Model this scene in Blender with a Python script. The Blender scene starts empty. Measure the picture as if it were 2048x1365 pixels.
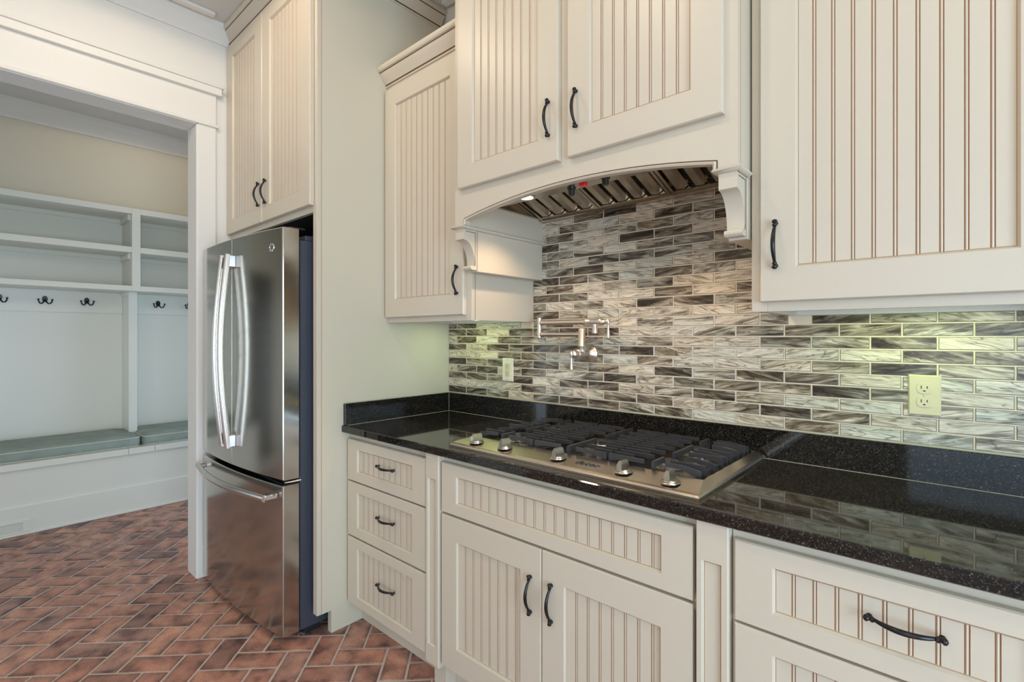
import bpy, bmesh, math, random
from mathutils import Vector, Matrix
random.seed(7)
S = bpy.context.scene
COL = S.collection
PI = math.pi

# ------------------------------------------------------------------ camera
cd = bpy.data.cameras.new('camera'); cam = bpy.data.objects.new('camera', cd); COL.objects.link(cam)
cam.location = (2.136, -1.857, 1.358)
cam.rotation_euler = (PI/2, 0, math.radians(41.85))
cd.sensor_width = 36.0; cd.lens = 999.0*36/2048
cd.shift_y = -10.5/2048
cd.clip_start = 0.02
S.camera = cam
# ------------------------------------------------------------------ view, world
S.view_settings.view_transform = 'Standard'; S.view_settings.look = 'None'
S.view_settings.gamma = 1.0; S.view_settings.use_curve_mapping = False
S.view_settings.exposure = -0.40
W = bpy.data.worlds.new('sky'); S.world = W; W.use_nodes = True
nt = W.node_tree; bgn = nt.nodes['Background']
sk = nt.nodes.new('ShaderNodeTexSky'); sk.sky_type = 'NISHITA'; sk.sun_disc = False
sk.sun_elevation = math.radians(40); sk.sun_rotation = math.radians(120)
nt.links.new(sk.outputs[0], bgn.inputs[0]); bgn.inputs[1].default_value = 0.25

def area(name, loc, rot, sx, sy, power, col, spread=None):
    l = bpy.data.lights.new(name, 'AREA'); l.shape = 'RECTANGLE'; l.size = sx; l.size_y = sy
    l.energy = power; l.color = col
    if spread: l.spread = spread
    o = bpy.data.objects.new(name, l); COL.objects.link(o); o.location = loc; o.rotation_euler = rot
    return o
DAY = (0.60, 0.80, 1.0)
# daylight through the kitchen windows (wall behind the camera, wall to the right) and the mudroom window
area('daylight_window_1', (2.35, -4.58, 1.15), (PI/2, 0, 0), 1.2, 2.05, 30, DAY)
area('daylight_window_2', (3.8, -4.58, 1.15), (PI/2, 0, 0), 1.2, 2.05, 25, DAY)
area('daylight_window_3', (4.48, -2.2, 1.15), (PI/2, 0, PI/2), 1.5, 2.05, 140, (0.56, 0.78, 1.0))
area('daylight_window_4', (-2.25, -3.68, 0.95), (PI/2, 0, 0), 0.8, 1.6, 18, (0.68, 0.84, 1.0))
area('added_mudroom_fill', (-2.15, 0.38, 1.05), (-PI/2, 0, 0), 0.8, 1.8, 14, (0.50, 0.74, 1.0))  # added source out of view, brightens the back board right of the divider

# ------------------------------------------------------------------ materials
def N(m, t, **kw):
    n = m.node_tree.nodes.new(t)
    for k, v in kw.items(): setattr(n, k, v)
    return n
def mat(name, col, rough=0.5, metal=0.0, spec=0.5, coat=0.0, bump=None, emit=None, aniso=0.0):
    m = bpy.data.materials.new(name); m.use_nodes = True
    b = m.node_tree.nodes['Principled BSDF']
    b.inputs['Base Color'].default_value = (*col, 1); b.inputs['Roughness'].default_value = rough
    b.inputs['Metallic'].default_value = metal; b.inputs['Specular IOR Level'].default_value = spec
    b.inputs['Coat Weight'].default_value = coat; b.inputs['Anisotropic'].default_value = aniso
    if emit: b.inputs['Emission Color'].default_value = (*emit[0], 1); b.inputs['Emission Strength'].default_value = emit[1]
    if bump:
        L = m.node_tree.links.new
        g = N(m, 'ShaderNodeNewGeometry'); t = N(m, 'ShaderNodeTexNoise'); t.inputs['Scale'].default_value = bump[0]
        t.inputs['Detail'].default_value = 3
        L(g.outputs['Position'], t.inputs['Vector'])
        u = N(m, 'ShaderNodeBump'); u.inputs['Strength'].default_value = bump[1]; u.inputs['Distance'].default_value = bump[2]
        L(t.outputs['Fac'], u.inputs['Height']); L(u.outputs[0], b.inputs['Normal'])
    return m
def ramp(m, fac, stops):
    r = N(m, 'ShaderNodeValToRGB'); e = r.color_ramp.elements
    while len(e) < len(stops): e.new(0.5)
    for k, (p, c) in enumerate(stops): e[k].position = p; e[k].color = (*c, 1) if len(c) == 3 else c
    m.node_tree.links.new(fac, r.inputs[0]); return r.outputs[0]
def mix(m, fac, a, b, blend='MIX'):
    x = N(m, 'ShaderNodeMix', data_type='RGBA', blend_type=blend); L = m.node_tree.links.new
    for i, v in ((0, fac), (6, a), (7, b)):
        if hasattr(v, 'links'): L(v, x.inputs[i])
        else: x.inputs[i].default_value = v if i == 0 else (*v, 1)
    return x.outputs[2]
def rnd01(m):   # a random number per object, and per loose piece in joined meshes
    o = N(m, 'ShaderNodeObjectInfo'); g = N(m, 'ShaderNodeNewGeometry'); L = m.node_tree.links.new
    a = N(m, 'ShaderNodeMath', operation='ADD'); L(o.outputs['Random'], a.inputs[0]); L(g.outputs['Random Per Island'], a.inputs[1])
    f = N(m, 'ShaderNodeMath', operation='FRACT'); L(a.outputs[0], f.inputs[0]); return f.outputs[0], g.outputs['Position']
def mathn(m, op, a, b=None):
    x = N(m, 'ShaderNodeMath', operation=op); L = m.node_tree.links.new
    for i, v in ((0, a), (1, b)):
        if v is None: continue
        if hasattr(v, 'links'): L(v, x.inputs[i])
        else: x.inputs[i].default_value = v
    return x.outputs[0]

M = {}
M['cream'] = mat('cream_paint', (0.635, 0.556, 0.438), 0.36, bump=(160, 0.05, 0.002))
M['glaze'] = mat('brown_glaze', (0.40, 0.235, 0.13), 0.5)
M['glaze_dark'] = mat('dark_brown_glaze', (0.11, 0.055, 0.03), 0.5)
M['panel'] = mat('side_panel_paint', (0.635, 0.575, 0.445), 0.36, bump=(160, 0.05, 0.002))
M['trim'] = mat('white_trim_paint', (0.81, 0.775, 0.71), 0.5)
M['wall'] = mat('warm_white_wall_paint', (0.80, 0.765, 0.70), 0.6, bump=(220, 0.08, 0.002))
M['mudwall'] = mat('mudroom_wall_paint', (0.73, 0.68, 0.55), 0.6, bump=(220, 0.08, 0.002))
M['joinery'] = mat('mudroom_white_paint', (0.735, 0.715, 0.625), 0.35, bump=(150, 0.05, 0.002))
M['ceiling'] = mat('ceiling_paint', (0.66, 0.64, 0.60), 0.7, bump=(200, 0.06, 0.002))
M['blackpull'] = mat('black_bronze', (0.012, 0.011, 0.012), 0.28, metal=0.3, spec=0.6)
M['nickel'] = mat('brushed_nickel', (0.76, 0.68, 0.60), 0.33, metal=1.0)
M['chrome'] = mat('bright_metal', (0.75, 0.76, 0.78), 0.18, metal=1.0)
M['slate'] = mat('slate_grey_enamel', (0.050, 0.056, 0.075), 0.4)
M['gasket'] = mat('black_gasket', (0.008, 0.008, 0.009), 0.6)
M['iron'] = mat('cast_iron_enamel', (0.048, 0.048, 0.052), 0.34, bump=(400, 0.1, 0.001))
M['knob'] = mat('knob_satin_metal', (0.46, 0.42, 0.36), 0.30, metal=1.0)
M['cap'] = mat('burner_cap_enamel', (0.03, 0.028, 0.028), 0.35)
M['alu'] = mat('cast_aluminium', (0.60, 0.58, 0.54), 0.35, metal=1.0)
M['outlet_ivory'] = mat('ivory_plastic', (0.68, 0.60, 0.38), 0.35)
M['outlet_white'] = mat('pale_plastic', (0.78, 0.74, 0.62), 0.35)
M['slot'] = mat('slot_dark', (0.02, 0.015, 0.01), 0.6)
M['red'] = mat('red_rocker', (0.55, 0.01, 0.02), 0.3, emit=((1, 0.02, 0.03), 0.25))
M['lamp'] = mat('halogen_lamp', (1, 0.9, 0.75), 0.3, emit=((1.0, 0.80, 0.55), 14))
M['tube'] = mat('under_cabinet_tube', (1, 1, 0.8), 0.3, emit=((0.80, 1.0, 0.42), 4))
M['can'] = mat('can_lamp', (1, 0.95, 0.85), 0.3, emit=((1.0, 0.85, 0.66), 1.6))
M['caulk'] = mat('caulk', (0.50, 0.47, 0.36), 0.5)
M['dark'] = mat('dark_inside', (0.03, 0.027, 0.022), 0.7)
M['logo'] = mat('dark_logo_metal', (0.10, 0.095, 0.09), 0.3, metal=0.7)
M['glass'] = mat('window_glass', (1, 1, 1), 0.0); M['glass'].node_tree.nodes['Principled BSDF'].inputs['Transmission Weight'].default_value = 1
M['grout_floor'] = mat('floor_grout', (0.56, 0.475, 0.41), 0.85, bump=(300, 0.4, 0.003))
M['grout_wall'] = mat('tile_grout', (0.86, 0.71, 0.53), 0.7, bump=(500, 0.3, 0.002))

def m_steel(name, col, r0, stretch, rv=0.06):
    m = mat(name, col, r0, metal=1.0); L = m.node_tree.links.new; b = m.node_tree.nodes['Principled BSDF']
    g = N(m, 'ShaderNodeNewGeometry'); mp = N(m, 'ShaderNodeMapping'); mp.inputs['Scale'].default_value = stretch
    t = N(m, 'ShaderNodeTexNoise'); t.inputs['Scale'].default_value = 1; t.inputs['Detail'].default_value = 2
    L(g.outputs['Position'], mp.inputs[0]); L(mp.outputs[0], t.inputs['Vector'])
    mr = N(m, 'ShaderNodeMapRange'); mr.inputs[3].default_value = r0-rv; mr.inputs[4].default_value = r0+rv
    L(t.outputs['Fac'], mr.inputs[0]); L(mr.outputs[0], b.inputs['Roughness'])
    u = N(m, 'ShaderNodeBump'); u.inputs['Strength'].default_value = 0.03; u.inputs['Distance'].default_value = 0.001
    L(t.outputs['Fac'], u.inputs['Height']); L(u.outputs[0], b.inputs['Normal'])
    return m
M['fridge'] = m_steel('fridge_stainless', (0.54, 0.52, 0.48), 0.15, (8, 8, 900), 0.03)
M['handle'] = m_steel('handle_stainless', (0.66, 0.63, 0.59), 0.24, (900, 900, 10))
M['steel'] = m_steel('cooktop_stainless', (0.66, 0.58, 0.48), 0.22, (10, 900, 900))
M['tray'] = m_steel('tray_stainless', (0.34, 0.30, 0.26), 0.22, (10, 900, 900))
M['hoodsteel'] = m_steel('hood_stainless', (0.60, 0.52, 0.43), 0.25, (10, 900, 900))

def m_granite():
    m = mat('black_granite', (0.01, 0.01, 0.01), 0.045, spec=0.5); L = m.node_tree.links.new; b = m.node_tree.nodes['Principled BSDF']
    g = N(m, 'ShaderNodeNewGeometry')
    v = N(m, 'ShaderNodeTexVoronoi'); v.inputs['Scale'].default_value = 480; L(g.outputs['Position'], v.inputs['Vector'])
    t = N(m, 'ShaderNodeTexNoise'); t.inputs['Scale'].default_value = 120; t.inputs['Detail'].default_value = 4; L(g.outputs['Position'], t.inputs['Vector'])
    sp = N(m, 'ShaderNodeSeparateColor'); L(v.outputs['Color'], sp.inputs[0])
    a = ramp(m, sp.outputs[0], [(0.0, (0.006, 0.006, 0.006)), (0.62, (0.011, 0.010, 0.009)), (0.86, (0.030, 0.026, 0.021)), (0.97, (0.075, 0.068, 0.056)), (1.0, (0.16, 0.15, 0.13))])
    c = ramp(m, t.outputs['Fac'], [(0.35, (0.55, 0.55, 0.55)), (0.7, (1.35, 1.25, 1.1))])
    L(mix(m, 1.0, a, c, 'MULTIPLY'), b.inputs['Base Color'])
    return m
M['granite'] = m_granite()

def m_tile():
    m = mat('streaked_glass_tile', (0.5, 0.5, 0.45), 0.22, spec=0.45, coat=0.2); L = m.node_tree.links.new; b = m.node_tree.nodes['Principled BSDF']
    r, pos = rnd01(m)
    off = N(m, 'ShaderNodeCombineXYZ'); L(mathn(m, 'MULTIPLY', r, 37.0), off.inputs[0]); L(mathn(m, 'MULTIPLY', r, 91.0), off.inputs[1]); L(mathn(m, 'MULTIPLY', r, 53.0), off.inputs[2])
    ad = N(m, 'ShaderNodeVectorMath', operation='ADD'); L(pos, ad.inputs[0]); L(off.outputs[0], ad.inputs[1])
    ro = N(m, 'ShaderNodeVectorRotate', rotation_type='Y_AXIS'); L(ad.outputs[0], ro.inputs['Vector'])
    L(mathn(m, 'MULTIPLY', mathn(m, 'SUBTRACT', mathn(m, 'FRACT', mathn(m, 'MULTIPLY', r, 13.7)), 0.5), 0.55), ro.inputs['Angle'])
    mp = N(m, 'ShaderNodeMapping'); mp.inputs['Scale'].default_value = (7, 7, 52); L(ro.outputs[0], mp.inputs[0])
    n1 = N(m, 'ShaderNodeTexNoise'); n1.inputs['Scale'].default_value = 1.0; n1.inputs['Detail'].default_value = 7; n1.inputs['Roughness'].default_value = 0.60; n1.inputs['Distortion'].default_value = 0.9
    L(mp.outputs[0], n1.inputs['Vector'])
    n2 = N(m, 'ShaderNodeTexNoise'); n2.inputs['Scale'].default_value = 0.75; n2.inputs['Detail'].default_value = 2.5; n2.inputs['Distortion'].default_value = 1.0
    L(mp.outputs[0], n2.inputs['Vector'])
    # fine dark veins where the second noise crosses its middle
    vein = mathn(m, 'ABSOLUTE', mathn(m, 'SUBTRACT', n2.outputs['Fac'], 0.47))
    shift = mathn(m, 'MULTIPLY', mathn(m, 'SUBTRACT', mathn(m, 'FRACT', mathn(m, 'MULTIPLY', r, 7.31)), 0.42), 0.34)
    f = mathn(m, 'ADD', n1.outputs['Fac'], shift)
    base = ramp(m, f, [(0.25, (0.022, 0.015, 0.010)), (0.34, (0.075, 0.054, 0.036)), (0.43, (0.20, 0.165, 0.122)), (0.52, (0.41, 0.365, 0.295)), (0.61, (0.66, 0.61, 0.52)), (0.86, (0.82, 0.76, 0.66))])
    vm = ramp(m, vein, [(0.0, (0.14, 0.11, 0.08)), (0.008, (0.34, 0.29, 0.24)), (0.030, (1, 1, 1))])
    c = mix(m, 0.75, base, vm, 'MULTIPLY')
    mf = N(m, 'ShaderNodeMapping'); mf.inputs['Scale'].default_value = (28, 28, 420); L(ro.outputs[0], mf.inputs[0])
    n4 = N(m, 'ShaderNodeTexNoise'); n4.inputs['Scale'].default_value = 1.0; n4.inputs['Detail'].default_value = 3; n4.inputs['Distortion'].default_value = 0.5; L(mf.outputs[0], n4.inputs['Vector'])
    c = mix(m, 1.0, c, ramp(m, n4.outputs['Fac'], [(0.30, (0.62, 0.60, 0.57)), (0.50, (1.0, 1.0, 1.0)), (0.70, (1.15, 1.14, 1.12))]), 'MULTIPLY')
    tint = ramp(m, mathn(m, 'FRACT', mathn(m, 'MULTIPLY', r, 29.3)), [(0.0, (0.90, 0.95, 0.93)), (0.35, (1.0, 0.98, 0.94)), (1.0, (1.0, 0.93, 0.83))])
    L(mix(m, 1.0, c, tint, 'MULTIPLY'), b.inputs['Base Color'])
    u = N(m, 'ShaderNodeBump'); u.inputs['Strength'].default_value = 0.05; u.inputs['Distance'].default_value = 0.002
    L(n1.outputs['Fac'], u.inputs['Height']); L(u.outputs[0], b.inputs['Normal'])
    return m
M['tile'] = m_tile()
M['tile_edge'] = mat('glass_tile_edge', (0.22, 0.215, 0.18), 0.2)

def m_brick():
    m = mat('floor_brick', (0.3, 0.12, 0.08), 0.5, spec=0.45); L = m.node_tree.links.new; b = m.node_tree.nodes['Principled BSDF']
    r, pos = rnd01(m)
    off = N(m, 'ShaderNodeCombineXYZ'); L(mathn(m, 'MULTIPLY', r, 31.0), off.inputs[0]); L(mathn(m, 'MULTIPLY', r, 17.0), off.inputs[1])
    ad = N(m, 'ShaderNodeVectorMath', operation='ADD'); L(pos, ad.inputs[0]); L(off.outputs[0], ad.inputs[1])
    n1 = N(m, 'ShaderNodeTexNoise'); n1.inputs['Scale'].default_value = 11; n1.inputs['Detail'].default_value = 5; L(ad.outputs[0], n1.inputs['Vector'])
    n2 = N(m, 'ShaderNodeTexNoise'); n2.inputs['Scale'].default_value = 170; n2.inputs['Detail'].default_value = 4; n2.inputs['Roughness'].default_value = 0.75; L(ad.outputs[0], n2.inputs['Vector'])
    base = ramp(m, r, [(0.0, (0.215, 0.118, 0.102)), (0.2, (0.39, 0.190, 0.144)), (0.5, (0.465, 0.226, 0.166)), (0.78, (0.51, 0.265, 0.190)), (0.92, (0.41, 0.228, 0.184)), (1.0, (0.215, 0.132, 0.118))])
    burn = ramp(m, n1.outputs['Fac'], [(0.33, (0.42, 0.40, 0.40)), (0.46, (0.84, 0.81, 0.79)), (0.60, (1.12, 1.08, 1.0)), (0.75, (1.30, 1.25, 1.12))])
    c = mix(m, 1.0, base, burn, 'MULTIPLY')
    fine = ramp(m, n2.outputs['Fac'], [(0.30, (0.66, 0.66, 0.68)), (0.5, (1, 1, 1)), (0.72, (1.38, 1.40, 1.42))])
    c = mix(m, 1.0, c, fine, 'MULTIPLY')
    tc = N(m, 'ShaderNodeTexCoord'); sx = N(m, 'ShaderNodeSeparateXYZ'); L(tc.outputs['Generated'], sx.inputs[0])   # kiln-darkened brick edges
    ex = mathn(m, 'MULTIPLY', mathn(m, 'SUBTRACT', 0.5, mathn(m, 'ABSOLUTE', mathn(m, 'SUBTRACT', sx.outputs[0], 0.5))), 2.0)
    ey = mathn(m, 'SUBTRACT', 0.5, mathn(m, 'ABSOLUTE', mathn(m, 'SUBTRACT', sx.outputs[1], 0.5)))
    ed = mathn(m, 'ADD', mathn(m, 'MINIMUM', ex, ey), mathn(m, 'MULTIPLY', mathn(m, 'SUBTRACT', n1.outputs['Fac'], 0.5), 0.55))
    c = mix(m, 1.0, c, ramp(m, ed, [(0.0, (0.58, 0.57, 0.58)), (0.12, (0.88, 0.87, 0.87)), (0.24, (1.05, 1.04, 1.02))]), 'MULTIPLY')
    n3 = N(m, 'ShaderNodeTexNoise'); n3.inputs['Scale'].default_value = 3.2; n3.inputs['Detail'].default_value = 6; L(pos, n3.inputs['Vector'])
    c = mix(m, ramp(m, n3.outputs['Fac'], [(0.52, (0, 0, 0)), (0.80, (0.22, 0.22, 0.22))]), c, (0.40, 0.34, 0.30))   # dusty film
    L(c, b.inputs['Base Color'])
    L(ramp(m, n2.outputs['Fac'], [(0.2, (0.36,)*3), (0.8, (0.58,)*3)]), b.inputs['Roughness'])
    u = N(m, 'ShaderNodeBump'); u.inputs['Strength'].default_value = 0.35; u.inputs['Distance'].default_value = 0.002
    L(n2.outputs['Fac'], u.inputs['Height']); L(u.outputs[0], b.inputs['Normal'])
    return m
M['brick'] = m_brick()

def m_fabric():
    m = mat('grey_green_canvas', (0.17, 0.20, 0.17), 0.85, spec=0.2); L = m.node_tree.links.new; b = m.node_tree.nodes['Principled BSDF']
    g = N(m, 'ShaderNodeNewGeometry')
    t = N(m, 'ShaderNodeTexNoise'); t.inputs['Scale'].default_value = 9; t.inputs['Detail'].default_value = 4; L(g.outputs['Position'], t.inputs['Vector'])
    L(ramp(m, t.outputs['Fac'], [(0.3, (0.255, 0.300, 0.265)), (0.7, (0.32, 0.365, 0.315))]), b.inputs['Base Color'])
    w = N(m, 'ShaderNodeTexNoise'); w.inputs['Scale'].default_value = 900; L(g.outputs['Position'], w.inputs['Vector'])
    u = N(m, 'ShaderNodeBump'); u.inputs['Strength'].default_value = 0.3; u.inputs['Distance'].default_value = 0.001
    L(w.outputs['Fac'], u.inputs['Height']); L(u.outputs[0], b.inputs['Normal'])
    return m
M['fabric'] = m_fabric()
M['piping'] = mat('fabric_piping', (0.56, 0.54, 0.45), 0.8)

# ------------------------------------------------------------------ object helpers
LOC = {}
def place(o, parent):
    if parent is not None:
        o.parent = parent; o.matrix_parent_inverse = Matrix.Translation(-LOC.get(parent.name, Vector((0, 0, 0))))
def finish(bm, smooth):
    bmesh.ops.recalc_face_normals(bm, faces=bm.faces)
    if smooth:
        for f in bm.faces: f.smooth = True
        for e in bm.edges:
            if len(e.link_faces) == 2 and e.calc_face_angle(0) > math.radians(smooth): e.smooth = False
def mesh(name, bm, mats, smooth=0):
    finish(bm, smooth)
    me = bpy.data.meshes.new(name); bm.to_mesh(me); bm.free()
    for k in (mats if isinstance(mats, (list, tuple)) else [mats]): me.materials.append(M[k])
    return me
def obj(name, bm, mats, parent=None, smooth=0, label=None):
    o = bpy.data.objects.new(name, mesh(name, bm, mats, smooth)); COL.objects.link(o); place(o, parent)
    LOC[o.name] = Vector((0, 0, 0))
    if label: o['label'] = label
    return o
def inst(name, me, loc, parent=None, rot=(0, 0, 0)):
    o = bpy.data.objects.new(name, me); COL.objects.link(o); o.location = loc; o.rotation_euler = rot; place(o, parent)
    LOC[o.name] = Vector(loc)
    return o
def thing(name, label, cat, loc, group=None):
    o = bpy.data.objects.new(name, None); COL.objects.link(o); o.location = loc; o.empty_display_size = 0.05
    o['label'] = label; o['category'] = cat
    if group: o['group'] = group
    LOC[o.name] = Vector(loc); return o
def tag(o, label, cat, group=None):
    o['label'] = label; o['category'] = cat
    if group: o['group'] = group
    return o
def struct(name, bm, mats, label=None, smooth=0):
    o = obj(name, bm, mats, None, smooth); o['kind'] = 'structure'
    if label: o['label'] = label
    return o
def BM(): return bmesh.new()
def quad(bm, pts, mi=0):
    f = bm.faces.new([bm.verts.new(p) for p in pts]); f.material_index = mi; return f
def box(bm, x0, x1, y0, y1, z0, z1, bev=0.0, mi=0):
    x0, x1 = min(x0, x1), max(x0, x1); y0, y1 = min(y0, y1), max(y0, y1); z0, z1 = min(z0, z1), max(z0, z1)
    v = [bm.verts.new((x, y, z)) for x in (x0, x1) for y in (y0, y1) for z in (z0, z1)]
    fs = [bm.faces.new([v[i] for i in q]) for q in ((0, 1, 3, 2), (4, 6, 7, 5), (0, 4, 5, 1), (2, 3, 7, 6), (0, 2, 6, 4), (1, 5, 7, 3))]
    for f in fs: f.material_index = mi
    if bev > 0:
        es = list({e for f in fs for e in f.edges})
        r = bmesh.ops.bevel(bm, geom=es, offset=bev, segments=1, affect='EDGES', clamp_overlap=True)
        for f in r['faces']: f.material_index = mi
    return fs
def prism(bm, pts, axis, a, b, mi=0):
    """extrude a 2-D polygon along an axis; pts are the other two coordinates in x,y,z order"""
    def P(p, t): return {'x': (t, p[0], p[1]), 'y': (p[0], t, p[1]), 'z': (p[0], p[1], t)}[axis]
    A = [bm.verts.new(P(p, a)) for p in pts]; B = [bm.verts.new(P(p, b)) for p in pts]
    n = len(pts); fs = [bm.faces.new(A), bm.faces.new(B[::-1])]
    for i in range(n): fs.append(bm.faces.new([A[i], B[i], B[(i+1) % n], A[(i+1) % n]]))
    for f in fs: f.material_index = mi
    return fs
def tube(bm, path, radii, seg=12, flat=None, mi=0):
    path = [Vector(p) for p in path]; n = len(path); rings = []
    if not hasattr(radii, '__len__'): radii = [radii]*n
    up = None
    for i in range(n):
        t = (path[min(i+1, n-1)]-path[max(i-1, 0)]).normalized()
        if up is None:
            up = Vector((0, 0, 1)) if abs(t.z) < 0.9 else Vector((1, 0, 0))
        s = t.cross(up).normalized(); up = s.cross(t).normalized()
        fx, fy = flat if flat else (1, 1)
        rings.append([bm.verts.new(path[i]+(s*math.cos(2*PI*k/seg)*fx+up*math.sin(2*PI*k/seg)*fy)*radii[i]) for k in range(seg)])
    for i in range(n-1):
        for k in range(seg): bm.faces.new([rings[i][k], rings[i][(k+1) % seg], rings[i+1][(k+1) % seg], rings[i+1][k]]).material_index = mi
    bm.faces.new(rings[0][::-1]).material_index = mi; bm.faces.new(rings[-1]).material_index = mi
def lathe(bm, prof, origin, axis=(0, 0, 1), seg=20, mi=0):
    """prof: list of (r, h) along axis"""
    a = Vector(axis).normalized(); o = Vector(origin)
    s = a.orthogonal().normalized(); t = a.cross(s); rings = []
    for r, h in prof:
        rings.append([bm.verts.new(o+a*h+(s*math.cos(2*PI*k/seg)+t*math.sin(2*PI*k/seg))*max(r, 1e-5)) for k in range(seg)])
    for i in range(len(prof)-1):
        for k in range(seg): bm.faces.new([rings[i][k], rings[i][(k+1) % seg], rings[i+1][(k+1) % seg], rings[i+1][k]]).material_index = mi
    bm.faces.new(rings[0][::-1]).material_index = mi; bm.faces.new(rings[-1]).material_index = mi
def sweep(bm, prof, path, outs, mis=None):
    """sweep a moulding profile [(out, up)] along a path of points; outs: outward direction at each path point (mitred)"""
    rings = [[bm.verts.new(Vector(p)+Vector(o)*u+Vector((0, 0, h))) for u, h in prof] for p, o in zip(path, outs)]
    n = len(prof)
    for i in range(len(path)-1):
        for k in range(n):
            f = bm.faces.new([rings[i][k], rings[i+1][k], rings[i+1][(k+1) % n], rings[i][(k+1) % n]])
            if mis and k in mis: f.material_index = 1
    bm.faces.new(rings[0]); bm.faces.new(rings[-1][::-1])

# ------------------------------------------------------------------ setting: floor of herringbone brick
U = 0.1063; P0 = -0.435; Q0 = -0.622; R2 = math.sqrt(2)
def fl(p, q): return ((p-q)/R2, (p+q)/R2)
bm = BM(); box(bm, -3.6, 4.6, -4.7, 0.6, -0.10, -0.003); floor = struct('floor', bm, 'grout_floor', 'red brick floor laid in diagonal herringbone')
def brick_bm(bm, cx, cy, ang, h):
    L2, W2, e = U-0.0042, U/2-0.0042, 0.004
    c, s = math.cos(ang), math.sin(ang)
    def T(a, b, z): return (cx+a*c-b*s, cy+a*s+b*c, z)
    r = [[bm.verts.new(T(a*(L2-i), b*(W2-i), z)) for a, b in ((-1, -1), (1, -1), (1, 1), (-1, 1))] for i, z in ((0, -0.02), (0, h-0.003), (e, h))]
    for k in range(2):
        for j in range(4): bm.faces.new([r[k][j], r[k][(j+1) % 4], r[k+1][(j+1) % 4], r[k+1][j]])
    bm.faces.new(r[2])
bm = BM(); brick_bm(bm, 0, 0, 0, 0.0); brick_me = mesh('brick', bm, 'brick')
CAMX, CAMY, CAMZ = cam.location; YAW = math.radians(41.85)
def pix(p):
    dx, dy, dz = p[0]-CAMX, p[1]-CAMY, p[2]-CAMZ
    d = -math.sin(YAW)*dx+math.cos(YAW)*dy; r = math.cos(YAW)*dx+math.sin(YAW)*dy
    return (9999, 9999) if d < 0.1 else (1024+999*r/d, 672-999*dz/d)
spots = []
for i in range(-60, 60):
    for j in range(-60, 60):
        d = (j-i) % 4
        if d == 0: c = fl(P0+(i+.5)*U, Q0+(j+1)*U); ang = 3*PI/4
        elif d == 3: c = fl(P0+(i+1)*U, Q0+(j+.5)*U); ang = PI/4
        else: continue
        if not (-2.72 < c[0] < 4.5 and -4.6 < c[1] < 0.4): continue
        if c[1] > -0.45 and c[0] > -0.95: continue
        u, v = pix((*c, 0)); seen = -120 < u < 960 and 960 < v < 1480 and not (-0.90 < c[0] < -0.10 and c[1] > -0.76) and not (c[0] > 0 and c[1] > -0.47)
        spots.append((0 if seen else 1, (c[0]-CAMX)**2+(c[1]-CAMY)**2, c, ang))
spots.sort()
rest = BM(); nb = 0
for hid, _, c, ang in spots:
    h = random.uniform(-0.0008, 0.0008)
    if not hid and nb < 300:
        inst('brick', brick_me, (c[0], c[1], h), floor, (random.uniform(-.004, .004), random.uniform(-.004, .004), ang+random.uniform(-.006, .006))); nb += 1
    else: brick_bm(rest, c[0], c[1], ang, h)
o = obj('brick_paving', rest, 'brick', floor); o['kind'] = 'stuff'

# ------------------------------------------------------------------ setting: walls, ceiling, windows
CZ = 3.135
bm = BM(); box(bm, -1.18, 4.6, 0.0, 0.12, 0, CZ); struct('wall_back', bm, 'wall', 'painted kitchen wall behind the backsplash and cabinets')
bm = BM()   # left wall with the wide cased opening
OY1, OY0, OZ = -0.945, -2.45, 2.552
box(bm, -1.165, -1.05, OY1, 0, 0, CZ); box(bm, -1.165, -1.05, -4.6, OY0, 0, CZ); box(bm, -1.165, -1.05, OY0, OY1, OZ, CZ)
struct('wall_left', bm, 'wall', 'warm white wall with the wide opening to the mudroom')
def wall_with_windows(name, axis, c0, c1, a0, a1, wins, label):
    bm = BM(); z1 = CZ
    def b(p, q, r, s):
        if axis == 'y': box(bm, p, q, c0, c1, r, s)
        else: box(bm, c0, c1, p, q, r, s)
    e = a0
    for w0, w1, s0, s1 in wins:
        b(e, w0, 0, z1); b(w0, w1, 0, s0); b(w0, w1, s1, z1); e = w1
    b(e, a1, 0, z1)
    return struct(name, bm, 'wall', label)
wall_with_windows('wall_front', 'y', -4.72, -4.6, -1.18, 4.6, [(1.75, 2.95, 0.1, 2.2), (3.2, 4.4, 0.1, 2.2)], 'kitchen wall behind the viewer with two windows')
wall_with_windows('wall_right', 'x', 4.5, 4.62, -4.6, 0, [(-2.95, -1.45, 0.1, 2.2)], 'kitchen wall far to the right with one window')
wall_with_windows('wall_mudroom_front', 'y', -3.82, -3.7, -3.32, -1.165, [(-2.65, -1.85, 0.1, 1.8)], 'mudroom end wall with one glazed opening')
bm = BM(); box(bm, -3.32, -3.2, -3.7, 0.5, 0, CZ); struct('wall_mudroom_left', bm, 'mudwall', 'mudroom wall above the bench and cubbies')
wall_with_windows('wall_mudroom_back', 'y', 0.4, 0.5, -3.32, -1.165, [(-2.55, -1.75, 0.1, 2.0)], 'mudroom end wall hidden behind the refrigerator')  # its opening is made up, to let fill light into the mudroom
bm = BM(); box(bm, -3.32, 4.62, -4.72, 0.5, CZ, CZ+0.1); struct('ceiling', bm, 'ceiling', 'pale painted ceiling')
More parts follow.
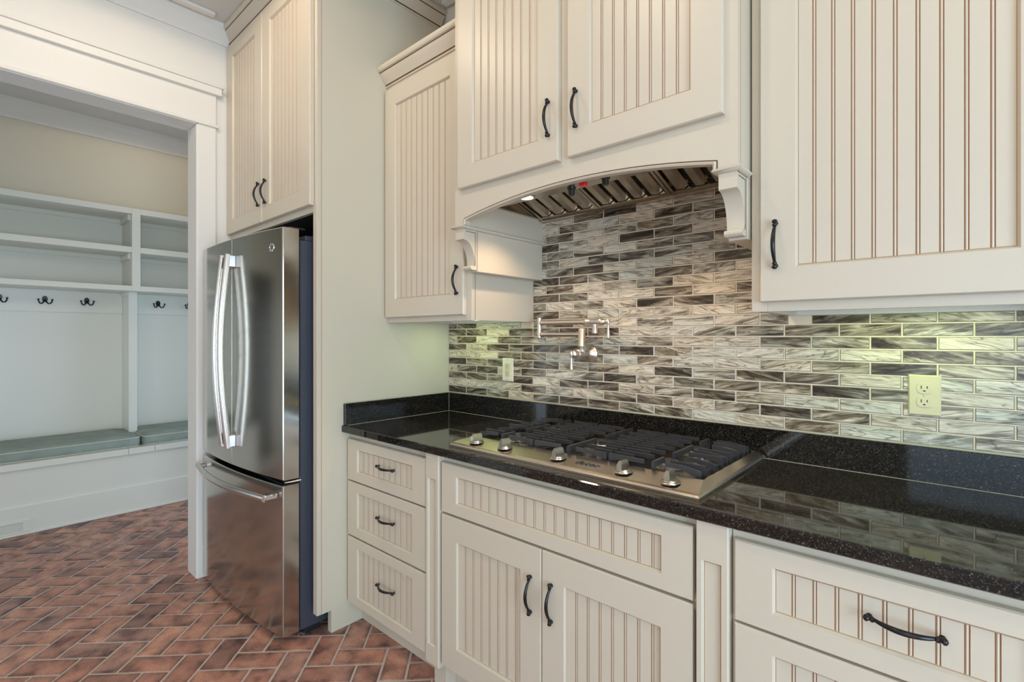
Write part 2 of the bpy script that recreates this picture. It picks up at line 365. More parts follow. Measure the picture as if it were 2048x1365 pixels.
def window(n, axis, c, w0, w1, z0, z1):
    bm = BM(); t = 0.05
    def b(bm, p, q, r, s, h=0.03):
        if axis == 'y': box(bm, p, q, c-h, c+h, r, s, 0.002)
        else: box(bm, c-h, c+h, p, q, r, s, 0.002)
    b(bm, w0, w1, z0, z0+t); b(bm, w0, w1, z1-t, z1); b(bm, w0, w0+t, z0+t, z1-t); b(bm, w1-t, w1, z0+t, z1-t)
    zm = (z0+z1)/2; b(bm, w0+t, w1-t, zm-.025, zm+.025)
    o = struct('window_%d' % n, bm, 'trim', 'white framed sash window')
    for r, s in ((z0+t, zm-.025), (zm+.025, z1-t)):
        bm = BM(); b(bm, w0+t, w1-t, r, s, 0.003); obj('window_pane', bm, 'glass', o)
window(1, 'y', -4.66, 1.75, 2.95, 0.1, 2.2); window(2, 'y', -4.66, 3.2, 4.4, 0.1, 2.2)
window(3, 'x', 4.56, -2.95, -1.45, 0.1, 2.2); window(4, 'y', -3.76, -2.65, -1.85, 0.1, 1.8); window(5, 'y', 0.45, -2.55, -1.75, 0.1, 2.0)  # the last window is an unseen addition that goes with the mudroom fill

# dark door in the mudroom, past the bench
M['door'] = mat('dark_stained_door', (0.030, 0.022, 0.016), 0.35, bump=(60, 0.1, 0.002))
bm = BM(); box(bm, -3.2, -3.165, -3.34, -2.62, 0.0, 2.04, 0.002); dr = struct('door_1', bm, 'door', 'dark stained door in the mudroom wall')
for a, b_ in ((0.18, 0.90), (1.02, 1.90)):
    bm = BM(); box(bm, -3.166, -3.158, -3.22, -2.74, a, b_, 0.004); obj('door_panel', bm, 'door', dr)
bm = BM(); lathe(bm, [(0.025, 0), (0.025, 0.006), (0.010, 0.010), (0.010, 0.040), (0.026, 0.046), (0.028, 0.060), (0.018, 0.070)], (-3.165, -2.69, 0.95), (1, 0, 0), 20); obj('door_handle', bm, 'blackpull', dr, 40)
# cased opening
bm = BM()
box(bm, -1.183, -1.034, -0.957, -0.943, 0, 2.541, 0.001); box(bm, -1.183, -1.034, -2.455, -2.443, 0, 2.541, 0.001); box(bm, -1.183, -1.034, -2.443, -0.957, 2.541, 2.556, 0.001)
struct('trim_1', bm, 'trim', 'white jamb lining the opening')
def casing(x0, x1, d, n, lab):
    bm = BM(); f = lambda a, h: (a, a+d*h)
    for s0, s1 in ((-0.950, -0.858), (-2.542, -2.450)):
        box(bm, *f(x0, 0.018), s0, s1, 0.18, 2.545, 0.002); box(bm, *f(x0, 0.023), s0-0.002, s1+0.002, 0, 0.18, 0.002)
    a, b_ = -2.542, -0.858
    box(bm, *f(x0, 0.030), a-0.014, b_+0.014, 2.545, 2.562, 0.004)
    box(bm, *f(x0, 0.020), a, b_, 2.562, 2.728, 0.001)
    box(bm, *f(x0, 0.044), a-0.022, b_+0.022, 2.728, 2.768, 0.001)
    box(bm, *f(x0, 0.054), a-0.034, b_+0.034, 2.768, 2.780, 0.003)
    struct('trim_%d' % n, bm, 'trim', lab)
casing(-1.05, 0, 1, 2, 'white casing with capped head around the wide opening')
casing(-1.165, 0, -1, 3, 'white casing on the mudroom side of the opening')

# wall crown mouldings and the flat ceiling strips
WC = [(0, 0), (0.012, 0), (0.016, 0.012), (0.022, 0.018), (0.040, 0.045), (0.058, 0.070), (0.064, 0.074), (0.070, 0.095), (0, 0.095)]
bm = BM(); sweep(bm, WC, [(-1.05, -4.6, 3.04), (-1.05, -0.79, 3.04)], [(1, 0, 0)]*2); struct('trim_4', bm, 'trim', 'white crown moulding on the left wall', 30)
bm = BM(); sweep(bm, WC, [(0.0, 0.0, 3.04), (0.625, 0.0, 3.04)], [(0, -1, 0)]*2); struct('trim_5', bm, 'trim', 'white crown moulding above the left wall cabinet', 30)
bm = BM(); sweep(bm, [(u*1.4, v*1.4) for u, v in WC], [(-3.2, -3.7, 3.002), (-3.2, 0.4, 3.002)], [(1, 0, 0)]*2); struct('trim_6', bm, 'trim', 'white crown moulding in the mudroom', 30)
bm = BM(); box(bm, -0.945, -0.905, -4.6, -0.90, CZ-0.016, CZ, 0.002); struct('trim_7', bm, 'trim', 'flat white strip on the ceiling along the left wall')
bm = BM(); box(bm, 0.09, 0.62, -0.135, -0.095, CZ-0.016, CZ, 0.002); struct('trim_8', bm, 'trim', 'flat white strip on the ceiling along the back wall')
bm = BM(); box(bm, -1.05, -1.034, -4.6, -2.56, 0, 0.14, 0.003); struct('baseboard_left', bm, 'trim', 'white baseboard on the left wall')

# ------------------------------------------------------------------ shared cabinet parts
def pull_bm():
    """bow pull with turned ends, along local Z, standing off towards -Y from y=0"""
    bm = BM()
    prof = []
    L = 0.065
    for z, r in ((0, 0.0), (0.0015, 0.0045), (0.004, 0.0066), (0.0075, 0.0066), (0.010, 0.0042), (0.012, 0.0040), (0.0135, 0.0058), (0.017, 0.0058), (0.019, 0.0040)):
        prof.append((z, r))
    path, rad = [], []
    for z, r in prof: path.append((0, -0.011, -L+z)); rad.append(max(r, 0.0008))
    n = 14
    for k in range(n+1):
        t = k/n; zz = -L+0.020+t*(2*L-0.040)
        path.append((0, -0.011-0.017*math.sin(PI*t)**0.8, zz)); rad.append(0.0038+0.0018*math.sin(PI*t))
    for z, r in prof[::-1]: path.append((0, -0.011, L-z)); rad.append(max(r, 0.0008))
    tube(bm, path, rad, 10)
    for s in (-1, 1): lathe(bm, [(0.0062, 0), (0.0055, 0.002), (0.004, 0.004), (0.0038, 0.011)], (0, 0, s*(L-0.0095)), (0, -1, 0), 10)
    return bm
PULL = mesh('handle', pull_bm(), 'blackpull', 40)
def pull(parent, x, y, z, horiz=False):
    o = inst('handle', PULL, (x, y, z), parent, (0, PI/2, 0) if horiz else (0, 0, 0)); o['label'] = 'black bronze bow pull'; return o
PITCH, SEP = 0.0403, 0.0063
PLANKS = {}
def plank(w, h, first, last):
    """beadboard strip: flat face, then a small bead between two glazed grooves; local x 0..w, z 0..h, face at y=0 looking -Y"""
    key = (round(w, 4), round(h, 4), first, last)
    if key in PLANKS: return PLANKS[key]
    g, dp = 0.0013, 0.0020
    pts = [(0, 0)] if first else [(0, dp), (g, 0)]
    if last: pts += [(w, 0)]
    else:
        a = w-SEP
        pts += [(a-g, 0), (a, dp), (a+g, 0.0004), (a+SEP/2, -0.0004), (w-g, 0.0004), (w, dp)]
    bm = BM(); A = [bm.verts.new((x, y, 0)) for x, y in pts]; B = [bm.verts.new((x, y, h)) for x, y in pts]
    for k in range(len(pts)-1):
        f = bm.faces.new([A[k], A[k+1], B[k+1], B[k]])
        f.material_index = 1 if max(pts[k][1], pts[k+1][1]) > 0.0015 else 0
    C = [bm.verts.new(p) for p in ((0, 0.008, 0), (w, 0.008, 0), (w, 0.008, h), (0, 0.008, h))]
    bm.faces.new([C[1], C[0], C[3], C[2]]); bm.faces.new(A[::-1]+C[:2]); bm.faces.new(B+[C[2], C[3]]); bm.faces.new([A[0], B[0], C[3], C[0]]); bm.faces.new([B[-1], A[-1], C[1], C[2]])
    PLANKS[key] = mesh('bead_board', bm, ['cream', 'glaze']); return PLANKS[key]
def rects(bm, levels, mis):
    """rings of rectangles (x0,x1,z0,z1,y) joined one to the next"""
    R = [[bm.verts.new(p) for p in ((a, y, c), (b, y, c), (b, y, d), (a, y, d))] for a, b, c, d, y in levels]
    for k in range(len(R)-1):
        for j in range(4):
            f = bm.faces.new([R[k][j], R[k][(j+1) % 4], R[k+1][(j+1) % 4], R[k+1][j]]); f.material_index = mis[k]
    return R
def front(name, parent, x0, x1, z0, z1, yf, rail=0.082, vrail=None, label=None):
    """five-piece shaker front with a beadboard panel; returns the frame object"""
    v = vrail if vrail is not None else rail; th = 0.020; bm = BM()
    lv = [(x0, x1, z0, z1, yf+th), (x0, x1, z0, z1, yf+0.004), (x0+0.003, x1-0.003, z0+0.003, z1-0.003, yf)]
    i0 = (x0+rail, x1-rail, z0+v, z1-v)
    def ins(r, d, y): return (r[0]+d, r[1]-d, r[2]+d, r[3]-d, y)
    lv += [ins(i0, 0, yf), ins(i0, 0.0045, yf+0.0085), ins(i0, 0.0062, yf+0.0085), ins(i0, 0.0062, yf+th)]
    R = rects(bm, lv, [0, 0, 0, 0, 1, 0])
    for j in range(4): bm.faces.new([R[-1][j], R[-1][(j+1) % 4], R[0][(j+1) % 4], R[0][j]])
    o = obj(name, bm, ['cream', 'glaze'], parent, label=label)
    a, b_ = i0[0]+0.0058, i0[1]-0.0058; h = (i0[3]-0.0058)-(i0[2]+0.0058); z = i0[2]+0.0058
    x = a; e = a+0.0375+SEP-0.006
    while True:
        last = e > b_-0.012
        ee = b_ if last else e
        inst('bead_board', plank(ee-x, h, x == a, last), (x, yf+0.0098, z), o)
        if last: break
        x = e; e += PITCH
    return o
CC = [(0, 0), (0.007, 0), (0.010, 0.005), (0.007, 0.008), (0.0105, 0.0130), (0.020, 0.024), (0.034, 0.042), (0.0445, 0.0555), (0.0460, 0.0605), (0.053, 0.063), (0.058, 0.070), (0.058, 0.084), (0, 0.084)]
CMI = {3, 7}

# ------------------------------------------------------------------ tall refrigerator cabinet
fc = thing('refrigerator_cabinet', 'tall cream cabinet surrounding the refrigerator, two bead-board doors above it', 'cabinet', (-0.525, -0.4, 0))
bm = BM()
box(bm, -0.036, 0.0, -0.757, -0.003, 0.103, 3.12); box(bm, -0.030, 0.0, -0.709, -0.003, 0, 0.103)
obj('side_panel', bm, 'panel', fc, label='plain cream side panel')
bm = BM(); box(bm, -0.0007, 0.0007, -0.7562, -0.7547, 0.105, 3.05); obj('glaze_seam', bm, 'glaze', fc)
bm = BM(); box(bm, -1.048, -1.02, -0.757, -0.003, 0, 3.12); obj('side_panel', bm, 'panel', fc)
bm = BM()
box(bm, -0.036, 0.0, -0.777, -0.7565, 0.103, 3.06, 0.0015); box(bm, -1.048, -1.018, -0.777, -0.7565, 0, 3.06, 0.0015)
box(bm, -1.018, -0.036, -0.777, -0.757, 1.916, 1.975, 0.001); box(bm, -1.018, -0.036, -0.777, -0.757, 3.0, 3.06, 0.001); box(bm, -0.555, -0.52, -0.777, -0.757, 1.975, 3.0)
obj('face_frame', bm, 'cream', fc)
bm = BM(); box(bm, -1.02, -0.036, -0.757, -0.003, 1.925, 1.945); box(bm, -1.02, -0.036, -0.757, -0.003, 3.04, 3.06); box(bm, -1.02, -0.036, -0.02, -0.003, 1.945, 3.04); obj('carcass', bm, 'dark', fc)
d = front('door', fc, -1.043, -0.549, 1.945, 3.036, -0.799, 0.088, 0.078); pull(d, -0.578, -0.799, 2.092)
d = front('door', fc, -0.542, -0.024, 1.945, 3.036, -0.799, 0.088, 0.078); pull(d, -0.492, -0.799, 2.092)
bm = BM(); sweep(bm, CC, [(-1.048, -0.777, 3.048), (0.0, -0.777, 3.048), (0.0, -0.07, 3.048)], [(0, -1, 0), (1, -1, 0), (1, 0, 0)], CMI)
obj('crown', bm, ['cream', 'glaze_dark'], fc, 25)

# ------------------------------------------------------------------ refrigerator
FX0, FX1 = -1.000, -0.066; FM = (FX0+FX1)/2
def bow(x, extra=0): t = (x-FM)/(FX1-FM); return -0.900-0.016*(1-t)-0.030*(1-t*t)-extra   # bowed front, standing very slightly askew
rf = thing('refrigerator', 'stainless steel french door refrigerator with bottom freezer drawer', 'refrigerator', (FM, -0.5, 0))
bm = BM(); box(bm, FX0+0.008, FX1-0.008, -0.819, -0.10, 0.028, 1.79, 0.004); obj('body', bm, 'slate', rf, label='dark slate grey cabinet body')
bm = BM(); box(bm, FX0+0.02, FX1-0.02, -0.8285, -0.8185, 0.05, 1.80); obj('gasket', bm, 'gasket', rf)
bm = BM(); box(bm, FX0+0.015, FX1-0.015, -0.79, -0.10, 1.79, 1.815, 0.004); obj('top_cover', bm, 'slate', rf)
def curved_panel(x0, x1, z0, z1, yb):
    bm = BM(); n = 18; e = 0.005; e2 = 0.004
    xs = [x0, x0+e*0.3, x0+e]+[x0+e+(x1-x0-2*e)*k/n for k in range(1, n)]+[x1-e, x1-e*0.3, x1]
    def yy(x):
        dd = min(x-x0, x1-x); k = max(0, 1-dd/e); return bow(x)+e*(1-math.sqrt(max(0, 1-k*k)))
    prof = [(yy(x), x) for x in xs]
    rings = []
    for z, ins in ((z0, e2), (z0+e2, 0), (z1-e2, 0), (z1, e2)):
        rings.append([bm.verts.new((x, y+ins, z)) for y, x in prof]+[bm.verts.new((x1, yb, z)), bm.verts.new((x0, yb, z))])
    m = len(rings[0])
    for k in range(3):
        for j in range(m): bm.faces.new([rings[k][j], rings[k][(j+1) % m], rings[k+1][(j+1) % m], rings[k+1][j]])
    bm.faces.new(rings[0][::-1]); bm.faces.new(rings[3]); return bm
def vhandle(parent, x, z0, z1):
    bm = BM(); n = 24; path = []
    for k in range(n+1):
        t = k/n; path.append((x, -0.974-0.034*math.sin(PI*t), z0+(z1-z0)*t))
    tube(bm, path, 0.0155, 16, (1.0, 0.75))
    h = obj('handle', bm, 'handle', parent, 50, 'curved stainless bar handle')
    for z in (z0+0.032, z1-0.032):
        bm = BM(); box(bm, x-0.011, x+0.011, -0.975, bow(x)+0.002, z-0.030, z+0.030, 0.004); obj('handle_post', bm, 'chrome', h)
for x0, x1, hx in ((FX0, FM-0.002, -0.569), (FM+0.002, FX1, -0.497)):
    d = obj('door', curved_panel(x0, x1, 0.722, 1.836, -0.828), 'fridge', rf, 12); vhandle(d, hx, 0.815, 1.752)
    bm = BM(); e = x0+0.03 if x0 == FX0 else x1-0.03
    box(bm, e-0.014, e+0.014, -0.86, -0.79, 1.8365, 1.846, 0.003); obj('hinge_cover', bm, 'gasket', d)
    bm = BM(); tube(bm, [(e+0.016*(1 if x0 != FX0 else -1), -0.885, 0.709), (e+0.02*(1 if x0 != FX0 else -1), -0.85, 0.7085), (e+0.022*(1 if x0 != FX0 else -1), -0.815, 0.709)], 0.0055, 10); obj('hinge', bm, 'chrome', d, 50)
    if x0 != FX0:
        bx = -0.148; by = bow(bx); bm = BM()
        lathe(bm, [(0.019, 0), (0.019, 0.0025), (0.0165, 0.0035), (0.0160, 0.002), (0.0, 0.002)], (bx, by+0.001, 1.752), (0.09, -1, 0), 28)
        bd = obj('badge', bm, 'chrome', d, 40, 'small round maker badge')
fz = obj('freezer_drawer', curved_panel(FX0, FX1, 0.034, 0.698, -0.828), 'fridge', rf, 12)
bm = BM(); box(bm, FX0+0.006, FX1-0.006, -0.888, -0.8295, 0.6983, 0.7005); obj('drawer_gap_shade', bm, 'gasket', fz)  # black sheet standing in for the shade in the recess above the drawer
bm = BM(); path = []; n = 26
for k in range(n+1):
    t = k/n; x = FM-0.428+0.856*t; path.append((x, -0.962-0.008*(1-t)-0.045*math.sin(PI*t), 0.652))
tube(bm, path, 0.0165, 16, (0.75, 1.0)); h = obj('handle', bm, 'handle', fz, 50, 'bowed stainless bar handle')
for x in (FM-0.415, FM+0.415):
    bm = BM(); box(bm, x-0.022, x+0.022, -0.963 if x > FM else -0.970, bow(x)+0.002, 0.640, 0.664, 0.005); obj('handle_post', bm, 'chrome', h)
bm = BM(); box(bm, FX0+0.02, FX1-0.012, -0.80, -0.72, 0.006, 0.03, 0.002); obj('base_grille', bm, 'gasket', rf)
for x in (FX0+0.05, FX1-0.03):
    bm = BM(); lathe(bm, [(0.012, 0), (0.016, 0.002), (0.016, 0.012), (0.006, 0.014), (0.006, 0.03)], (x, -0.79, 0), seg=12); obj('leveling_foot', bm, 'chrome', rf, 40)

# ------------------------------------------------------------------ wall cabinets either side of the hood
YF = -0.41
def wall_cabinet(name, label, x0, x1, dx0, dx1, hx):
    t = thing(name, label, 'cabinet', ((x0+x1)/2, -0.2, 1.42))
    bm = BM(); box(bm, x0, x0+0.02, YF+0.02, -0.003, 1.424, 2.66); box(bm, x1-0.02, x1, YF+0.02, -0.003, 1.424, 2.66)
    box(bm, x0+0.02, x1-0.02, YF+0.02, -0.003, 1.455, 1.475); box(bm, x0+0.02, x1-0.02, YF+0.02, -0.003, 2.60, 2.62)
    obj('carcass', bm, 'cream', t)
    bm = BM(); box(bm, x0, x0+0.04, YF, YF+0.0195, 1.422, 2.66, 0.0015); box(bm, x1-0.04, x1, YF, YF+0.0195, 1.422, 2.66, 0.0015)
    box(bm, x0+0.04, x1-0.04, YF, YF+0.0195, 1.422, 1.475, 0.001); box(bm, x0+0.04, x1-0.04, YF, YF+0.0195, 2.55, 2.66, 0.001); obj('face_frame', bm, 'cream', t)
    bm = BM(); box(bm, x1-0.0005, x1+0.0006, YF+0.0195, YF+0.0210, 1.424, 2.66); obj('glaze_seam', bm, 'glaze', t)
    d = front('door', t, dx0, dx1, 1.447, 2.572, YF-0.021, 0.084, 0.088); pull(d, hx, YF-0.021, 1.595)
    bm = BM(); sweep(bm, CC, [(x0, YF, 2.596), (x1, YF, 2.596)], [(0, -1, 0)]*2, CMI); obj('crown', bm, ['cream', 'glaze_dark'], t, 25)
    return t
wall_cabinet('wall_cabinet', 'cream bead-board wall cabinet between the tall panel and the hood', 0.002, 0.614, 0.010, 0.583, 0.547)
wall_cabinet('wall_cabinet', 'cream bead-board wall cabinet directly right of the hood', 1.715, 2.335, 1.741, 2.312, 1.780)
wall_cabinet('wall_cabinet', 'cream bead-board wall cabinet at the far right end', 2.337, 2.957, 2.363, 2.934, 2.402)
def under_light(x0, x1, lab, power):
    t = thing('under_cabinet_light', lab, 'light', ((x0+x1)/2, -0.15, 1.44), 'under cabinet lights')
    bm = BM(); box(bm, x0, x1, -0.20, -0.10, 1.438, 1.455, 0.003); obj('housing', bm, 'trim', t)
    bm = BM(); box(bm, x0+0.02, x1-0.02, -0.185, -0.115, 1.434, 1.4385, 0.001); obj('diffuser', bm, 'tube', t)
    area('under_cabinet_glow', ((x0+x1)/2, -0.15, 1.432), (0, 0, 0), x1-x0-0.06, 0.06, power, (0.80, 1.0, 0.42))
under_light(0.10, 0.50, 'slim light fixed under the wall cabinet left of the hood', 0.6)
under_light(1.85, 2.25, 'slim light fixed under the wall cabinet right of the hood', 0.95)

# ------------------------------------------------------------------ hood cabinet with arch and corbels
HX0, HX1, HY = 0.622, 1.711, -0.51; HC = (HX0+HX1)/2
hd = thing('hood_cabinet', 'cream hood cabinet with arched opening, two corbels and two bead-board doors', 'hood', (HC, -0.25, 1.617))
AX0, AX1, AZ, RISE = 0.674, 1.660, 1.823, 0.050
AR = (((AX1-AX0)/2)**2+RISE**2)/(2*RISE); AC = (AX0+AX1)/2
def arch(x, off=0): return AZ+RISE-AR+math.sqrt(max(0, (AR-off)**2-(x-AC)**2))
bm = BM(); n = 40; BW = 0.012
def hood_front(bm, y0, y1):
    xs = [AX0+BW+(AX1-AX0-2*BW)*k/n for k in range(n+1)]
    lo = [(HX0, 1.797), (AX0+BW, 1.797)]+[(x, arch(x, BW)) for x in xs]+[(AX1-BW, 1.797), (HX1, 1.797)]
    A = [[bm.verts.new((x, y, z)) for x, z in lo] for y in (y0, y1)]; B = [[bm.verts.new((x, y, 3.06)) for x, z in lo] for y in (y0, y1)]
    for j in range(len(lo)-1):
        if abs(lo[j][0]-lo[j+1][0]) > 1e-6:
            bm.faces.new([A[0][j], A[0][j+1], B[0][j+1], B[0][j]]); bm.faces.new([A[1][j+1], A[1][j], B[1][j], B[1][j+1]])
        bm.faces.new([A[0][j+1], A[0][j], A[1][j], A[1][j+1]])
    bm.faces.new([A[0][0], B[0][0], B[1][0], A[1][0]]); bm.faces.new([A[0][-1], A[1][-1], B[1][-1], B[0][-1]])
hood_front(bm, HY, HY+0.02); obj('arched_face', bm, 'cream', hd)
bm = BM()   # bead moulding round the arch with its glaze line
pts = [(AX0, 1.797)]+[(AX0+(AX1-AX0)*k/n, arch(AX0+(AX1-AX0)*k/n)) for k in range(n+1)]+[(AX1, 1.797)]
inn = [(AX0+BW, 1.797)]+[(AX0+BW+(AX1-AX0-2*BW)*k/n, arch(AX0+BW+(AX1-AX0-2*BW)*k/n, BW)) for k in range(n+1)]+[(AX1-BW, 1.797)]
rings = []
for (a, b_), (c, e) in zip(pts, inn):
    L = lambda f, y: bm.verts.new((a+(c-a)*f, y, b_+(e-b_)*f))
    rings.append([L(0, HY-0.0008), L(0.30, HY-0.0008), L(0.34, HY-0.004), L(0.6, HY-0.007), L(1.0, HY-0.004), L(1.0, HY+0.001)])
for p, q in zip(rings, rings[1:]):
    for k in range(5):
        f = bm.faces.new([p[k], q[k], q[k+1], p[k+1]]); f.material_index = 1 if k == 0 else 0
obj('arch_bead', bm, ['cream', 'glaze_dark'], hd, 40)
for x0, x1, lab in ((HX0, HX0+0.02, 'l'), (HX1-0.02, HX1, 'r')):
    bm = BM(); box(bm, x0, x1, HY+0.02, -0.0075, 1.785, 3.06); obj('side_panel', bm, 'cream', hd)
bm = BM(); box(bm, HX1-0.0005, HX1+0.0006, HY+0.0195, HY+0.0210, 1.80, 3.06); obj('glaze_seam', bm, 'glaze', hd)
for x0, x1 in ((HX0+0.02, 0.672), (1.661, HX1-0.02)):
    bm = BM(); box(bm, x0, x1, HY+0.02, -0.007, 1.797, 1.905); obj('inner_cheek', bm, 'cream', hd)
for x0, x1 in ((0.617, 0.671), (1.662, 1.711)):
    bm = BM(); box(bm, x0, x1, -0.433, -0.007, 1.619, 1.785, 0.0015); obj('lower_cheek', bm, 'cream', hd)
# ledge moulding
LP = [(0, 0), (0.004, 0), (0.012, 0.004), (0.014, 0.008), (0.010, 0.013), (0, 0.014)]
bm = BM(); sweep(bm, LP, [(HX0, -0.44, 1.784), (HX0, HY, 1.784), (0.672, HY, 1.784), (0.672, -0.007, 1.784)], [(-1, 0, 0), (-1, -1, 0), (1, -1, 0), (1, 0, 0)]); obj('ledge_moulding', bm, 'cream', hd, 40)
bm = BM(); sweep(bm, LP, [(1.661, -0.007, 1.784), (1.661, HY, 1.784), (HX1, HY, 1.784), (HX1, -0.435, 1.784)], [(-1, 0, 0), (-1, -1, 0), (1, -1, 0), (1, 0, 0)]); obj('ledge_moulding', bm, 'cream', hd, 40)
for x0, x1 in ((0.624, 0.671), (1.662, 1.709)):
    cor = [(-0.434, 1.784), (HY, 1.784), (HY, 1.743)]
    for k in range(0, 11):
        a = PI/2*k/10; cor.append((HY+0.004+0.060*math.sin(a), 1.741-0.094*(1-math.cos(a))))
    cor += [(-0.446, 1.641), (-0.466, 1.641), (-0.470, 1.637), (-0.470, 1.631), (-0.464, 1.625), (-0.434, 1.625)]
    bm = BM(); prism(bm, cor, 'x', x0, x1); c = obj('corbel', bm, 'cream', hd, 30, 'scrolled bracket corbel')
    bm = BM()   # glazed scribe line on its side
    for s in ((-0.498, -0.4445, 1.7745, 1.7765), (-0.4465, -0.4445, 1.643, 1.7765)): box(bm, x1-0.0005, x1+0.0008, s[0], s[1], s[2], s[3])
    box(bm, x1-0.0005, x1+0.0006, -0.4355, -0.4338, 1.625, 1.783); box(bm, x0+0.002, x1, -0.4475, -0.446, 1.6405, 1.6425)
    obj('glaze_line', bm, 'glaze_dark', c)
d = front('door', hd, 0.657, 1.150, 1.937, 3.02, HY-0.021, 0.084, 0.086); pull(d, 1.113, HY-0.021, 2.084)
d = front('door', hd, 1.188, 1.679, 1.937, 3.02, HY-0.021, 0.084, 0.086); pull(d, 1.224, HY-0.021, 2.084)
bm = BM(); sweep(bm, CC, [(HX0, -0.07, 3.048), (HX0, HY, 3.048), (HX1, HY, 3.048), (HX1, -0.07, 3.048)], [(-1, 0, 0), (-1, -1, 0), (1, -1, 0), (1, 0, 0)], CMI); obj('crown', bm, ['cream', 'glaze_dark'], hd, 25)

# ------------------------------------------------------------------ stainless hood insert
hi = thing('range_hood_insert', 'stainless steel vent insert with baffle filters inside the arched hood', 'vent hood', (HC, -0.25, 1.895))
IX0, IX1 = 0.674, 1.659
bm = BM()
box(bm, IX0, IX1, -0.486, -0.330, 1.897, 1.915, 0.001); obj('control_strip', bm, 'hoodsteel', hi)
bm = BM(); box(bm, IX0, IX1, -0.036, -0.0075, 1.888, 1.905, 0.002); obj('rear_rim', bm, 'hoodsteel', hi)
for x0, x1 in ((IX0, 0.690), (1.644, IX1)):
    bm = BM(); box(bm, x0, x1, -0.330, -0.036, 1.897, 1.908, 0.001); obj('side_rim', bm, 'hoodsteel', hi)
bm = BM(); box(bm, IX0, 0.690, -0.48, -0.036, 1.908, 2.07); box(bm, 1.644, IX1, -0.48, -0.036, 1.908, 2.07); box(bm, IX0, IX1, -0.48, -0.01, 2.07, 2.08); box(bm, IX0, IX1, -0.036, -0.01, 1.905, 2.07); obj('liner', bm, 'hoodsteel', hi)
fa = Vector((0, -0.048, 1.900)); fb = Vector((0, -0.355, 2.000)); fd = (fb-fa).normalized(); fn = Vector((0, fd.z, -fd.y)).normalized()
if fn.z > 0: fn = -fn
fw = (1.642-0.692)/3; FLn = (fb-fa).length
for k in range(3):
    x0 = 0.692+k*fw+0.002; x1 = x0+fw-0.004
    def slab(bm, xa, xb, s0, s1, d0, d1):
        c = [bm.verts.new(Vector((x, 0, 0))+Vector((0, fa.y, fa.z))+fd*s+fn*dd) for x in (xa, xb) for s in (s0, s1) for dd in (d0, d1)]
        for q in ((0, 1, 3, 2), (4, 6, 7, 5), (0, 4, 5, 1), (2, 3, 7, 6), (0, 2, 6, 4), (1, 5, 7, 3)): bm.faces.new([c[i] for i in q])
    bm = BM(); slab(bm, x0, x0+0.012, 0, FLn, -0.012, 0.006); slab(bm, x1-0.012, x1, 0, FLn, -0.012, 0.006); slab(bm, x0, x1, 0, 0.010, -0.012, 0.004); slab(bm, x0, x1, FLn-0.012, FLn, -0.012, 0.004); slab(bm, x0, x1, 0, FLn, -0.030, -0.028)
    f = obj('baffle_filter', bm, 'hoodsteel', hi)
    nb_ = 4; pw = (x1-x0-0.024)/nb_
    for j in range(nb_):
        xa = x0+0.012+pw*j+pw*0.14; xb = xa+pw*0.62; bm = BM()
        c = []
        for s in (0.014, FLn-0.012):
            for x, dd in ((xa, -0.012), (xa+0.002, 0.002), (xb-0.014, 0.004), (xb, -0.010)): c.append(bm.verts.new(Vector((x, fa.y, fa.z))+fd*s+fn*dd))
        for q in ((0, 1, 5, 4), (1, 2, 6, 5), (2, 3, 7, 6), (3, 0, 4, 7), (0, 3, 2, 1), (4, 5, 6, 7)): bm.faces.new([c[i] for i in q])
        obj('baffle', bm, 'hoodsteel', f)
        bm = BM(); slab(bm, xb+0.001, xb+pw*0.30, 0.014, FLn-0.012, -0.022, -0.020); obj('slot_back', bm, 'gasket', f)
for x in (0.885, HC+(HC-0.885)):
    bm = BM(); lathe(bm, [(0.034, 0), (0.034, 0.002), (0.028, 0.004)], (x, -0.376, 1.8975), (0, 0, -1), 24); l = obj('lamp_ring', bm, 'chrome', hi, 40)
    bm = BM(); lathe(bm, [(0.026, 0), (0.026, 0.0048), (0.018, 0.0062)], (x, -0.376, 1.8972), (0, 0, -1), 24); obj('lamp_bulb', bm, 'lamp', l, 40)
    sl = bpy.data.lights.new('hood_lamp', 'SPOT'); sl.energy = 13; sl.color = (1.0, 0.74, 0.48); sl.spot_size = math.radians(125); sl.spot_blend = 0.6; sl.shadow_soft_size = 0.025
    so = bpy.data.objects.new('hood_lamp', sl); COL.objects.link(so); so.location = (x, -0.376, 1.886)
for x, y in ((1.080, -0.352), (1.238, -0.378)):
    bm = BM(); lathe(bm, [(0.016, 0), (0.016, 0.004), (0.012, 0.006), (0.011, 0.024), (0.009, 0.026)], (x, y, 1.897), (0, 0, -1), 20); obj('control_knob', bm, 'cap', hi, 40, 'black control knob')
bm = BM(); box(bm, 1.127, 1.155, -0.375, -0.358, 1.890, 1.8975, 0.002); obj('rocker_switch', bm, 'red', hi, label='red rocker switch')

